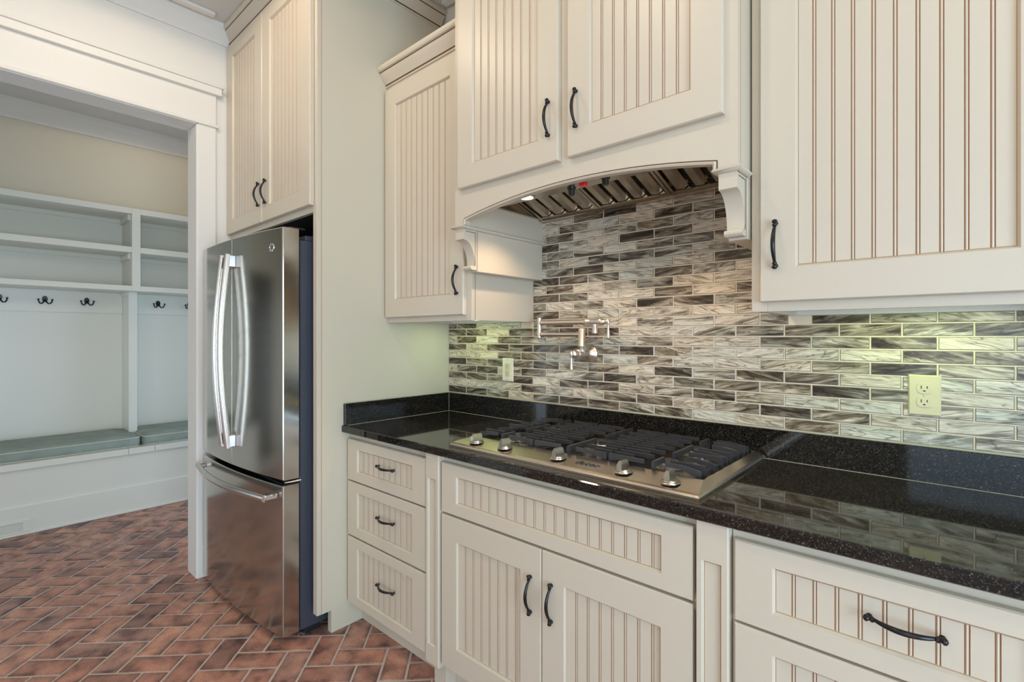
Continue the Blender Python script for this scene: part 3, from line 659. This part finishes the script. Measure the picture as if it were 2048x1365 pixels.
# ------------------------------------------------------------------ base cabinets
YD, YB = -0.636, -0.615
def base_box(t, x0, x1):
    bm = BM(); box(bm, x0, x0+0.018, YB+0.02, -0.003, 0.105, 0.909); box(bm, x1-0.018, x1, YB+0.02, -0.003, 0.105, 0.909); box(bm, x0+0.018, x1-0.018, YB+0.02, -0.003, 0.105, 0.123); box(bm, x0+0.018, x1-0.018, -0.02, -0.003, 0.123, 0.909)
    obj('carcass', bm, 'cream', t)
    bm = BM(); box(bm, x0, x1, -0.549, -0.530, 0, 0.105); obj('toe_kick', bm, 'cream', t)
def drawers(x0, x1, dx0, dx1, lab):
    t = thing('drawer_base_cabinet', lab, 'cabinet', ((x0+x1)/2, -0.3, 0)); base_box(t, x0, x1)
    bm = BM(); box(bm, x0, x1, YB, YB+0.0195, 0.105, 0.124); box(bm, x0, x1, YB, YB+0.0195, 0.872, 0.909); box(bm, x0, x0+0.03, YB, YB+0.0195, 0.124, 0.872); box(bm, x1-0.03, x1, YB, YB+0.0195, 0.124, 0.872)
    for z in (0.432, 0.688): box(bm, x0+0.03, x1-0.03, YB, YB+0.0195, z-0.015, z+0.015)
    obj('face_frame', bm, 'cream', t)
    hx = (dx0+dx1)/2+0.01
    for z0, z1, vr, hz in ((0.691, 0.881, 0.043, 0.797), (0.437, 0.685, 0.044, 0.575), (0.122, 0.429, 0.042, 0.287)):
        d = front('drawer_front', t, dx0, dx1, z0, z1, YD, 0.082, vr); pull(d, hx+0.018, YD, hz, True)
    return t
drawers(0.003, 0.596, 0.014, 0.588, 'cream base cabinet with three bead-board drawers beside the tall panel')
drawers(1.733, 2.326, 1.742, 2.316, 'cream base cabinet with three bead-board drawers right of the cooktop')
drawers(2.328, 2.921, 2.337, 2.911, 'cream base cabinet with three bead-board drawers at the far right end')
cb = thing('cooktop_base_cabinet', 'cream two-door base cabinet with panelled posts under the cooktop', 'cabinet', (1.165, -0.3, 0)); base_box(cb, 0.598, 1.731)
bm = BM(); box(bm, 0.676, 1.653, YB, YB+0.0195, 0.105, 0.124); box(bm, 0.676, 1.653, YB, YB+0.0195, 0.872, 0.909); box(bm, 0.676, 1.653, YB, YB+0.0195, 0.67, 0.71); box(bm, 1.14, 1.19, YB, YB+0.0195, 0.124, 0.67)
obj('face_frame', bm, 'cream', cb)
front('false_drawer_front', cb, 0.685, 1.643, 0.698, 0.884, YD, 0.082, 0.043)
d = front('door', cb, 0.685, 1.163, 0.122, 0.690, YD, 0.084, 0.088); pull(d, 1.122, YD, 0.537)
d = front('door', cb, 1.166, 1.643, 0.122, 0.690, YD, 0.084, 0.088); pull(d, 1.205, YD, 0.537)
for x0, x1 in ((0.598, 0.676), (1.653, 1.731)):
    bm = BM(); yf = -0.642
    lv = [(x0, x1, 0.102, 0.909, yf+0.10), (x0, x1, 0.102, 0.909, yf+0.004), (x0+0.003, x1-0.003, 0.105, 0.907, yf)]
    i0 = (x0+0.014, x1-0.016, 0.175, 0.812)
    lv += [(*i0, yf), (i0[0]+0.004, i0[1]-0.004, i0[2]+0.004, i0[3]-0.004, yf+0.008), (i0[0]+0.0055, i0[1]-0.0055, i0[2]+0.0055, i0[3]-0.0055, yf+0.008)]
    R = rects(bm, lv, [0, 0, 0, 0, 1]); bm.faces.new(R[-1]); bm.faces.new(R[0][::-1])
    p = obj('panelled_post', bm, ['cream', 'glaze'], cb)
    bm = BM(); box(bm, x0+0.004, x1-0.004, -0.600, -0.55, 0, 0.102, 0.001); obj('post_foot', bm, 'cream', p)

# ------------------------------------------------------------------ worktop
ct = thing('granite_countertop', 'polished black granite worktop with low upstands along two walls', 'countertop', (1.5, -0.33, 0.912))
CX1 = 2.94; CH = (0.712, 1.640, -0.60, -0.05)   # cut-out for the cooktop
bm = BM(); z0, z1, e = 0.9105, 0.942, 0.003
o4 = [(0.0015, -0.658), (CX1, -0.658), (CX1, -0.001), (0.0015, -0.001)]; i4 = [(CH[0], CH[2]), (CH[1], CH[2]), (CH[1], CH[3]), (CH[0], CH[3])]
def ins4(p, d): return [(p[0][0], p[0][1]+d), (p[1][0]-d, p[1][1]+d), (p[2][0]-d, p[2][1]), (p[3][0], p[3][1])]
lv = [(i4, z0), (ins4(o4, e), z0), (o4, z0+e), (o4, z1-e), (ins4(o4, e), z1), (i4, z1)]
R = [[bm.verts.new((*p, z)) for p in pts_] for pts_, z in lv]
for k in range(6):
    for j in range(4): bm.faces.new([R[k][j], R[k][(j+1) % 4], R[(k+1) % 6][(j+1) % 4], R[(k+1) % 6][j]])
obj('slab', bm, 'granite', ct)
bm = BM(); box(bm, 0.0015, CX1, -0.0215, -0.0015, 0.9425, 1.0425, 0.0015); obj('upstand', bm, 'granite', ct, label='black granite upstand along the tiled wall')
bm = BM(); box(bm, 0.0015, 0.0215, -0.650, -0.022, 0.9425, 1.0425, 0.0015); obj('upstand', bm, 'granite', ct, label='black granite upstand along the tall panel')
bm = BM(); box(bm, 0.0216, CX1, -0.0232, -0.0216, 0.942, 0.9432); box(bm, 0.0216, 0.0232, -0.64, -0.0225, 0.942, 0.9432); box(bm, 0.0212, 0.0228, -0.0228, -0.0212, 0.943, 1.0425)
obj('joint_line', bm, 'caulk', ct)
bm = BM(); box(bm, 0.0216, CX1, -0.0105, -0.0016, 1.0425, 1.0475); obj('caulk_bead', bm, 'caulk', ct)

# ------------------------------------------------------------------ glass tile backsplash
bs = BM(); box(bs, 0.0015, CX1, -0.0045, -0.0005, 1.0426, 1.424); box(bs, 0.6155, 1.7140, -0.0045, -0.0005, 1.424, 1.889)
bso = obj('tile_backsplash', bs, 'grout_wall'); tag(bso, 'streaked grey and brown glass tile backsplash in running bond', 'backsplash')
TW, TH, TZ = 0.1553, 0.0388, 1.0455
TM = {}
def tile_bm(bm, x0, x1, z0, z1, oy=0):
    e = 0.0016
    r = [[bm.verts.new(p) for p in ((x0+i, y+oy, z0+i), (x1-i, y+oy, z0+i), (x1-i, y+oy, z1-i), (x0+i, y+oy, z1-i))] for i, y in ((0, -0.003), (0, -0.0055), (e, -0.0068))]
    for k in range(2):
        for j in range(4): bm.faces.new([r[k][j], r[k][(j+1) % 4], r[k+1][(j+1) % 4], r[k+1][j]]).material_index = 1
    bm.faces.new(r[2])
rest = BM()
for row in range(22):
    z0 = TZ+row*TH+0.0019; z1 = z0+TH-0.0038
    lo, hi = (0.0035, CX1) if row < 9 or z1 < 1.424 else (0.6165, 1.7125)
    if row == 9: lo, hi = 0.0035, CX1
    if z0 > 1.42 and row != 9: lo, hi = 0.6165, 1.7125
    zt = min(z1, 1.888)
    if row == 9 : pass
    for k in range(-1, 20):
        a = (0.1475 if row % 2 == 0 else 0.0715)-TW+k*TW+0.0019; b_ = a+TW-0.0038
        a2, b2 = max(a, lo), min(b_, hi)
        if b2-a2 < 0.006 or zt-z0 < 0.005: continue
        zz = zt
        if z1 > 1.424 and (b2 < 0.6165 or a2 > 1.7125): zz = min(zt, 1.4235)
        elif z1 > 1.424: a2 = max(a2, 0.6165); b2 = min(b2, 1.7125)
        if zz-z0 < 0.005 or b2-a2 < 0.006: continue
        u, v = pix((a2, 0, z0))
        if u < 2060:
            key = (round(b2-a2, 4), round(zz-z0, 4))
            if key not in TM:
                bm = BM(); tile_bm(bm, 0, key[0], 0, key[1]); TM[key] = mesh('tile', bm, ['tile', 'tile_edge'])
            inst('tile', TM[key], (a2, 0, z0), bso)
        else: tile_bm(rest, a2, b2, z0, zz)
o = obj('tile_field', rest, ['tile', 'tile_edge'], bso); o['kind'] = 'stuff'

# ------------------------------------------------------------------ cooktop
ck = thing('gas_cooktop', 'stainless five burner gas cooktop set into the black worktop', 'cooktop', (1.176, -0.32, 0.942))
X0, X1, Y0, Y1 = 0.703, 1.650, -0.612, -0.030
def rring(bm, lv):
    R = [[bm.verts.new(p) for p in ((a, c, z), (b, c, z), (b, d, z), (a, d, z))] for a, b, c, d, z in lv]
    for k in range(len(R)-1):
        for j in range(4): bm.faces.new([R[k][j], R[k][(j+1) % 4], R[k+1][(j+1) % 4], R[k+1][j]])
    return R
TX0, TX1, TY0, TY1 = 0.733, 1.620, -0.507, -0.052
bm = BM(); R = rring(bm, [(X0, X1, Y0, Y1, 0.9425), (X0, X1, Y0, Y1, 0.9490), (X0+0.003, X1-0.003, Y0+0.004, Y1-0.003, 0.9540), (X0+0.006, X1-0.006, Y0+0.012, Y1-0.004, 0.9570), (TX0-0.003, TX1+0.003, TY0-0.004, TY1+0.003, 0.9690), (TX0, TX1, TY0, TY1, 0.9690)])
obj('frame', bm, 'steel', ck)
bm = BM(); R = rring(bm, [(TX0, TX1, TY0, TY1, 0.9688), (TX0+0.003, TX1-0.003, TY0+0.003, TY1-0.003, 0.9520)]); bm.faces.new(R[-1]); obj('tray', bm, 'tray', ck)
bm = BM(); box(bm, TX0+0.002, TX1-0.002, TY0+0.003, TY0+0.010, 0.9522, 0.9600); box(bm, TX1-0.010, TX1-0.003, TY0+0.01, TY1-0.01, 0.9522, 0.9600); box(bm, TX0+0.003, TX0+0.010, TY0+0.01, TY1-0.01, 0.9522, 0.9600); obj('tray_edge', bm, 'iron', ck)
GZ = 0.9915
burn = [(0.869, -0.392, 0.036), (0.869, -0.172, 0.030), (1.167, -0.290, 0.046), (1.470, -0.392, 0.030), (1.470, -0.172, 0.036)]
for x, y, r in burn:
    bm = BM(); lathe(bm, [(r*1.45, 0), (r*1.45, 0.003), (r*1.2, 0.006), (r*1.1, 0.006)], (x, y, 0.9522), seg=28); b0 = obj('burner', bm, 'tray', ck, 40)
    bm = BM(); lathe(bm, [(r*1.02, 0), (r*1.05, 0.010), (r*1.00, 0.013)], (x, y, 0.9575), seg=28)
    for k in range(22):
        a = 2*PI*k/22; c, s = math.cos(a), math.sin(a)
        p = Vector((x+c*r*1.05, y+s*r*1.05, 0.9665)); tube(bm, [p+Vector((-c*.002, -s*.002, 0)), p+Vector((c*.0025, s*.0025, 0))], 0.0020, 6)
    obj('burner_head', bm, 'alu', b0, 40)
    bm = BM(); lathe(bm, [(r*0.98, 0), (r*1.0, 0.003), (r*0.93, 0.006), (r*0.4, 0.0075), (0, 0.0075)], (x, y, 0.9708), seg=28); obj('burner_cap', bm, 'cap', b0, 40)
def bar(bm, p, q, w, h0, h1):
    """flat bar from p to q (xy), heights given at both ends as (bottom, top)"""
    p, q = Vector((*p, 0)), Vector((*q, 0)); s = (q-p).normalized().cross(Vector((0, 0, 1)))*w/2
    c = [bm.verts.new(a+sg*s+Vector((0, 0, z))) for a, hh in ((p, h0), (q, h1)) for sg in (-1, 1) for z in hh]
    for f in ((0, 1, 3, 2), (4, 6, 7, 5), (0, 4, 5, 1), (2, 3, 7, 6), (0, 2, 6, 4), (1, 5, 7, 3)): bm.faces.new([c[i] for i in f])
BARY = [-0.493, -0.458, -0.424, -0.389, -0.350, -0.315, -0.280, -0.245, -0.210, -0.175, -0.140, -0.106, -0.071]
for gi, (gx0, gx1, sx) in enumerate(((0.740, 1.014, 0.869), (1.024, 1.312, 1.167), (1.322, 1.606, 1.470))):
    bm = BM(); bs_ = [b for b in burn if abs(b[0]-sx) < 0.05]; T = GZ
    cuts = sorted(b[1] for b in bs_)
    ys = [-0.497]
    for c in cuts: ys += [c-0.034, c+0.034]
    ys.append(-0.062)
    for k in range(0, len(ys), 2):
        if ys[k+1]-ys[k] > 0.01: bar(bm, (sx, ys[k]), (sx, ys[k+1]), 0.0075, (T-0.017, T), (T-0.017, T))
    for y in (-0.492, -0.067): bar(bm, (sx, y-0.0055), (sx, y+0.0055), 0.0090, (0.9535, T-0.0006), (0.9535, T-0.0006))
    for x in (gx0+0.012, gx1-0.012): bar(bm, (x, -0.495), (x, -0.064), 0.006, (T-0.030, T-0.020), (T-0.030, T-0.020))   # low rail under the finger roots
    g = obj('grate', bm, 'iron', ck, label='cast iron continuous grate')
    for sd, gx in ((-1, gx0), (1, gx1)):
        outerside = (gi == 2 and sd == 1) or (gi == 0 and sd == -1)
        BY = [-0.484, -0.449, -0.380, -0.311, -0.273, -0.236, -0.167, -0.104, -0.071] if outerside else BARY
        for k, y in enumerate(BY):
            bm = BM(); near = min([abs(y-b[1]) for b in bs_])
            gap = (0.050 if near < 0.028 else 0.032) if outerside else (0.062 if near < 0.028 else (0.030 if k % 2 == 0 else 0.082))
            xs = sx+sd*gap; drop = 0.008 if (outerside and k % 2 == 0) else 0.0; xm = gx-sd*0.055; w = 0.0054; h = 0.0125
            if (xm-xs)*sd > 0.01: bar(bm, (xs, y), (xm, y), w, (T-h, T), (T-h, T))
            else: xm = xs
            bar(bm, (xm, y), (gx, y), w, (T-h, T), (T-h-0.008-drop, T-drop))
            if outerside or k in (0, 6, 12): bar(bm, (gx-sd*0.013, y), (gx+sd*0.0004, y), w+0.0008, (0.9535, T-drop*0.75-0.0006), (0.9535, T-drop-0.0006))
            else: bar(bm, (gx-sd*0.018, y), (gx-sd*0.006, y), w-0.0008, (T-0.030, T-h), (T-0.030, T-h))
            obj('grate_finger', bm, 'iron', g)
def knob(x, y, rot):
    bm = BM(); z = 0.9568+(y+0.600)/(0.600-0.511)*0.0120
    lathe(bm, [(0.027, 0), (0.027, 0.003), (0.0235, 0.0055), (0.0235, 0.008), (0.0215, 0.0095), (0.0, 0.0095)], (0, 0, 0), seg=28)
    g = [(-0.0215, -0.0085), (0.0215, -0.0085), (0.0215, 0.0085), (-0.0215, 0.0085)]; t = [(-0.0205, -0.0050), (0.0120, -0.0050), (0.0120, 0.0050), (-0.0205, 0.0050)]
    A = [bm.verts.new((a, b, 0.008)) for a, b in g]; Bm = [bm.verts.new((a, b, 0.024)) for a, b in [(-0.0212, -0.0080), (0.0190, -0.0080), (0.0190, 0.0080), (-0.0212, 0.0080)]]; Cc = [bm.verts.new((a, b, 0.034)) for a, b in t]
    for p, q in ((A, Bm), (Bm, Cc)):
        for j in range(4): bm.faces.new([p[j], p[(j+1) % 4], q[(j+1) % 4], q[j]])
    bm.faces.new(Cc)
    o = obj('control_knob', bm, 'knob', ck, 35, 'brushed metal control knob'); o.location = (x, y, z); o.rotation_euler = (math.radians(6), 0, rot)
for x, y, r in ((0.805, -0.567, -1.75), (0.946, -0.565, -1.7), (1.174, -0.560, -1.65), (1.410, -0.563, -1.6), (1.556, -0.570, -1.55)): knob(x, y, r)
def text(body, size, loc, rot, parent, material, name, ext=0.0006, shear=0.0, off=0.0):
    c = bpy.data.curves.new(name, 'FONT'); c.body = body; c.size = size; c.extrude = ext; c.align_x = 'CENTER'; c.align_y = 'CENTER'; c.shear = shear; c.offset = off; c.space_character = 1.12
    tmp = bpy.data.objects.new('tmp', c); COL.objects.link(tmp)
    bpy.context.view_layer.update()
    me = bpy.data.meshes.new_from_object(tmp.evaluated_get(bpy.context.evaluated_depsgraph_get()))
    bpy.data.objects.remove(tmp); me.materials.clear(); me.materials.append(M[material])
    return inst(name, me, loc, parent, rot)
text('dacor', 0.033, (1.283, -0.558, 0.9632), (math.radians(7.6), 0, 0), ck, 'logo', 'lettering', 0.0010, 0.15, 0.0001)
text('GE', 0.016, (-0.148, bow(-0.148)-0.0016, 1.752), (PI/2, 0, 0.09), bd, 'slate', 'badge_letters', 0.0003, 0.3)

# ------------------------------------------------------------------ pot filler tap
pf = thing('pot_filler_tap', 'brushed nickel folding pot filler tap on the tiled wall', 'tap', (0.938, -0.007, 1.281))
fx, fy = 0.938, -0.073
bm = BM(); lathe(bm, [(0.040, 0), (0.040, 0.006), (0.037, 0.011), (0.027, 0.015), (0.022, 0.022), (0.0175, 0.026)], (fx, -0.006, 1.281), (0, -1, 0), 28); obj('wall_flange', bm, 'nickel', pf, 45)
bm = BM(); lathe(bm, [(0.0155, 0), (0.0155, 0.078), (0.019, 0.080), (0.019, 0.086), (0.0165, 0.088), (0.018, 0.095), (0.018, 0.108), (0.014, 0.116), (0.007, 0.121), (0.0075, 0.127), (0.003, 0.131)], (fx, -0.025, 1.281), (0, -1, 0), 24); v = obj('valve_body', bm, 'nickel', pf, 45)
def lever(parent, x, y, z):
    bm = BM(); lathe(bm, [(0.004, 0.010), (0.0078, 0.006), (0.0078, -0.006), (0.0048, -0.012), (0.0045, -0.025), (0.0072, -0.058), (0.0072, -0.066), (0.003, -0.070)], (x, y, z), seg=14); obj('lever', bm, 'nickel', parent, 45)
lever(v, fx, -0.150, 1.283)
bm = BM(); lathe(bm, [(0.0155, 0), (0.0155, 0.030), (0.0170, 0.032), (0.0170, 0.036), (0.0155, 0.038), (0.0155, 0.104), (0.012, 0.108)], (fx, fy, 1.281), seg=24); obj('riser', bm, 'nickel', pf, 45)
bm = BM(); lathe(bm, [(0.008, 0), (0.0105, 0.002), (0.0105, 0.092), (0.008, 0.094)], (0.707, fy, 1.347), seg=20); obj('elbow_post', bm, 'nickel', pf, 45)
bm = BM(); lathe(bm, [(0.009, 0), (0.0135, 0.008), (0.0135, 0.014), (0.0098, 0.020), (0.0098, 0.195), (0.012, 0.200), (0.012, 0.222)], (0.712, fy, 1.364), (1, 0, 0), 20); obj('arm', bm, 'nickel', pf, 45)
bm = BM(); lathe(bm, [(0.009, 0), (0.0135, 0.008), (0.0135, 0.014), (0.0105, 0.020), (0.0105, 0.240), (0.015, 0.244), (0.0155, 0.252), (0.0135, 0.256), (0.0135, 0.305), (0.0160, 0.309), (0.0160, 0.322), (0.012, 0.334), (0.007, 0.340), (0.0085, 0.346), (0.0085, 0.354), (0.003, 0.360)], (0.712, fy, 1.416), (1, 0, 0), 20); a = obj('arm', bm, 'nickel', pf, 45)
lever(a, 1.066, fy, 1.416)
bm = BM(); lathe(bm, [(0.010, 0), (0.010, 0.020), (0.012, 0.026), (0.0125, 0.045), (0.010, 0.047)], (1.003, fy, 1.414), (0, 0, -1), 20); obj('spout', bm, 'nickel', a, 45)

# ------------------------------------------------------------------ outlets
def outlet(x, z, mt, lab, decora):
    t = thing('wall_outlet', lab, 'outlet', (x, -0.007, z)); y = -0.0066
    bm = BM(); R = rects(bm, [(x-0.0365, x+0.0365, z-0.058, z+0.058, y+0.003), (x-0.0365, x+0.0365, z-0.058, z+0.058, y-0.002), (x-0.033, x+0.033, z-0.0545, z+0.0545, y-0.005)], [0, 0]); bm.faces.new(R[-1]); bm.faces.new(R[0][::-1]); obj('cover_plate', bm, mt, t)
    yy = y-0.005
    if decora:
        bm = BM(); box(bm, x-0.0168, x+0.0168, yy-0.0018, yy+0.001, z-0.0335, z+0.0335, 0.001); rc = obj('receptacle', bm, 'outlet_ivory', t)
        rcs = [(rc, z+0.017), (rc, z-0.017)]; ys = yy-0.0018
        screws = (z+0.048, z-0.048)
    else:
        rcs = []
        for zc in (z+0.0195, z-0.0195):
            bm = BM(); pts = []
            for k in range(28):
                a = 2*PI*k/28; pts.append((x+0.0175*math.cos(a), zc+max(-0.0143, min(0.0143, 0.0175*math.sin(a)))))
            prism(bm, pts, 'y', yy-0.0016, yy+0.001); rcs.append((obj('receptacle', bm, mt, t), zc))
        ys = yy-0.0016; screws = (z,)
    for rc, zc in rcs:
        bm = BM(); box(bm, x-0.0075, x-0.0055, ys-0.0004, ys+0.0005, zc-0.001, zc+0.008); box(bm, x+0.0055, x+0.0075, ys-0.0004, ys+0.0005, zc, zc+0.007)
        pts = [(x+0.0032*math.cos(PI*k/8), zc-0.0085+0.0036*math.sin(PI*k/8)) for k in range(9)]; prism(bm, pts, 'y', ys-0.0004, ys+0.0005); obj('slots', bm, 'slot', rc)
    for zs in screws:
        bm = BM(); lathe(bm, [(0.0033, 0), (0.0030, 0.0009), (0.0, 0.0012)], (x, yy, zs), (0, -1, 0), 14); box(bm, x-0.0026, x+0.0026, yy-0.0014, yy-0.001, zs-0.0003, zs+0.0003); obj('screw', bm, 'alu', t, 40)
outlet(2.0615, 1.188, 'outlet_ivory', 'ivory duplex outlet with two round receptacles right of the cooktop', False)
outlet(0.4525, 1.188, 'outlet_white', 'pale outlet with flat rectangular receptacle left of the pot filler', True)

# ------------------------------------------------------------------ mudroom bench with cubbies
XB, XS, XL, XF = -3.2, -2.84, -2.96, -2.62
mb = thing('mudroom_bench', 'white built-in bench with cubby shelves above, seen through the opening', 'bench', (-2.9, -1.4, 0))
YA, YZ = -2.5, 0.38
bm = BM(); box(bm, XB+0.002, XF-0.014, YA, YZ, 0, 0.445); obj('bench_base', bm, 'joinery', mb)
bm = BM(); box(bm, XF-0.013, XF, YA, YZ, 0, 0.193); prism(bm, [(XF-0.013, 0.193), (XF, 0.193), (XF-0.002, 0.200), (XF-0.013, 0.205)], 'y', YA, YZ); box(bm, XF, XF+0.012, YA, YZ, 0, 0.016, 0.003); obj('baseboard', bm, 'joinery', mb)
for a, b_ in ((YA, -0.966), (-0.964, -0.796), (-0.794, YZ)):
    bm = BM(); box(bm, XB+0.002, XF+0.012, a, b_, 0.446, 0.490, 0.0015); obj('seat_board', bm, 'joinery', mb)
for z0, z1 in ((2.345, 2.390), (2.031, 2.077), (1.721, 1.7615)):
    for a, b_ in ((YA, -0.8999), (-0.8431, YZ)):
        bm = BM(); box(bm, XB+0.002, XS, a, b_, z0, z1, 0.001); obj('shelf', bm, 'joinery', mb)
bm = BM(); box(bm, XB+0.002, XS, -0.8995, -0.8435, 1.721, 2.390, 0.001); obj('divider', bm, 'joinery', mb)
bm = BM(); box(bm, XB+0.002, XL, -0.899, -0.841, 0.490, 1.7205, 0.001); obj('divider', bm, 'joinery', mb)
for a, b_ in ((YA, -0.900), (-0.8425, YZ)):
    bm = BM(); box(bm, XB+0.002, XB+0.020, a, b_, 1.546, 1.7205, 0.001); obj('hook_rail', bm, 'joinery', mb)
    for z in (2.312, 1.998):
        bm = BM(); box(bm, XB+0.002, XB+0.018, a, b_, z, z+0.033); obj('cleat', bm, 'joinery', mb)
    bm = BM(); box(bm, XB+0.0005, XB+0.0025, a, b_, 0.49, 2.345); obj('back_board', bm, 'joinery', mb)
for z in (2.300, 1.985): 
    bm = BM(); box(bm, XB+0.02, XS-0.06, -0.916, -0.8997, z, z+0.045); obj('cleat', bm, 'joinery', mb)
bm = BM(); box(bm, XB+0.03, XL-0.03, -0.912, -0.8995, 1.690, 1.7205); obj('cleat', bm, 'joinery', mb)
def hook(y, lab):
    z = 1.633; x = XB+0.020; t = thing('coat_hook', lab, 'hook', (x, y, z), 'double coat hooks on the mudroom rail')
    bm = BM(); prism(bm, [(y+0.017*math.cos(2*PI*k/20), z+0.012+0.024*math.sin(2*PI*k/20)) for k in range(20)], 'x', x, x+0.006); obj('hook_plate', bm, 'blackpull', t, 40)
    for s in (-1, 1):
        path = [(x+0.004, y+s*0.004, z+0.006), (x+0.014, y+s*0.008, z-0.010), (x+0.024, y+s*0.018, z-0.024), (x+0.033, y+s*0.030, z-0.023), (x+0.038, y+s*0.037, z-0.010), (x+0.040, y+s*0.040, z+0.002)]
        bm = BM(); tube(bm, path, [0.006, 0.0055, 0.005, 0.005, 0.005, 0.0045], 10); lathe(bm, [(0.002, -0.007), (0.006, -0.004), (0.0072, 0), (0.006, 0.004), (0.002, 0.007)], (x+0.040, y+s*0.040, z+0.006), seg=12); obj('prong', bm, 'blackpull', t, 50)
for y, lab in ((-1.635, 'black double coat hook cut by the left edge of the picture'), (-1.386, 'black double coat hook, second from left on the wide rail'), (-1.135, 'black double coat hook nearest the bench divider, on its left'), (-0.647, 'black double coat hook just right of the bench divider'), (-0.405, 'black double coat hook partly hidden by the opening jamb')): hook(y, lab)
def cushion(y0, y1, lab):
    t = thing('bench_cushion', lab, 'cushion', (-2.92, (y0+y1)/2, 0.49), 'bench cushions')
    x0, x1 = XB+0.004, XF-0.034; z0, z1, r = 0.4915, 0.560, 0.05; nx, ny = 16, 40
    def rr(ins):
        pts = []
        for cx, cy, a0 in ((x1-r, y1-r, 0), (x0+r, y1-r, PI/2), (x0+r, y0+r, PI), (x1-r, y0+r, 3*PI/2)):
            for k in range(9):
                a = a0+PI/2*k/8; pts.append((cx+(r-ins)*math.cos(a), cy+(r-ins)*math.sin(a)))
        return pts
    bm = BM(); cx, cy = (x0+x1)/2, (y0+y1)/2
    lv = [(0.012, z0), (0.002, z0+0.008), (-0.004, (z0+z1)/2), (0.0, z1-0.004), (0.004, z1)]
    R = [[bm.verts.new((x, y, z)) for x, y in rr(i)] for i, z in lv]
    for s, dz in ((0.94, 0.010), (0.82, 0.020), (0.6, 0.026), (0.3, 0.028)):
        R.append([bm.verts.new((cx+(x-cx)*s, cy+(y-cy)*(1-(1-s)*0.5 if s > .5 else 0.75*s/.6), z1+dz)) for x, y in rr(0.004)])
    m = len(R[0])
    for p, q in zip(R, R[1:]):
        for j in range(m): bm.faces.new([p[j], p[(j+1) % m], q[(j+1) % m], q[j]])
    bm.faces.new(R[-1]); bm.faces.new(R[0][::-1]); obj('cushion_body', bm, 'fabric', t, 60)
    for z, ins in ((z1, 0.001), (z0+0.004, 0.004)):
        pts = [(x, y, z) for x, y in rr(ins)]; bm = BM(); tube(bm, pts+pts[:1], 0.0042, 8); obj('piping', bm, 'piping', t, 60)
cushion(-2.35, -0.878, 'long grey-green bench cushion left of the divider')
cushion(-0.862, 0.10, 'grey-green bench cushion right of the divider, cut by the door jamb')
vt = thing('baseboard_vent', 'white painted air vent set in the bench baseboard at the left edge', 'vent', (XF, -1.66, 0.017))
bm = BM()
box(bm, XF+0.0005, XF+0.0075, -1.82, -1.505, 0.017, 0.030, 0.001); box(bm, XF+0.0005, XF+0.0075, -1.82, -1.505, 0.086, 0.103, 0.001); box(bm, XF+0.0005, XF+0.0075, -1.82, -1.790, 0.03, 0.086); box(bm, XF+0.0005, XF+0.0075, -1.545, -1.505, 0.03, 0.086)
obj('vent_frame', bm, 'joinery', vt)
for k in range(5):
    z = 0.034+k*0.0105; bm = BM(); prism(bm, [(XF+0.001, z), (XF+0.006, z+0.002), (XF+0.006, z+0.004), (XF+0.001, z+0.008)], 'y', -1.79, -1.545); obj('louvre', bm, 'joinery', vt)

# ------------------------------------------------------------------ recessed ceiling lights
def can(x, y, power, lab, size=0.06):
    t = thing('recessed_light', lab, 'light', (x, y, CZ), 'recessed ceiling lights')
    bm = BM(); lathe(bm, [(0.085, 0), (0.085, 0.004), (0.065, 0.008), (0.062, 0.003)], (x, y, CZ), (0, 0, -1), 28); obj('trim_ring', bm, 'trim', t, 40)
    bm = BM(); lathe(bm, [(0.060, 0), (0.060, 0.0045)], (x, y, CZ), (0, 0, -1), 28); obj('lamp_face', bm, 'can', t, 40)
    l = bpy.data.lights.new('ceiling_lamp', 'SPOT'); l.energy = power; l.color = (1.0, 0.82, 0.62); l.spot_size = math.radians(176); l.spot_blend = 0.12; l.shadow_soft_size = size
    o = bpy.data.objects.new('ceiling_lamp', l); COL.objects.link(o); o.location = (x, y, CZ-0.03)
can(-0.05, -1.40, 25, 'recessed ceiling light nearest the mudroom opening'); can(1.0, -1.55, 25, 'recessed ceiling light in front of the cooktop'); can(2.3, -1.55, 22, 'recessed ceiling light at the right of the kitchen')
can(0.6, -3.2, 30, 'recessed ceiling light near the left rear corner'); can(2.6, -3.2, 30, 'recessed ceiling light near the rear windows'); can(-2.3, -0.75, 14, 'recessed ceiling light in the mudroom')
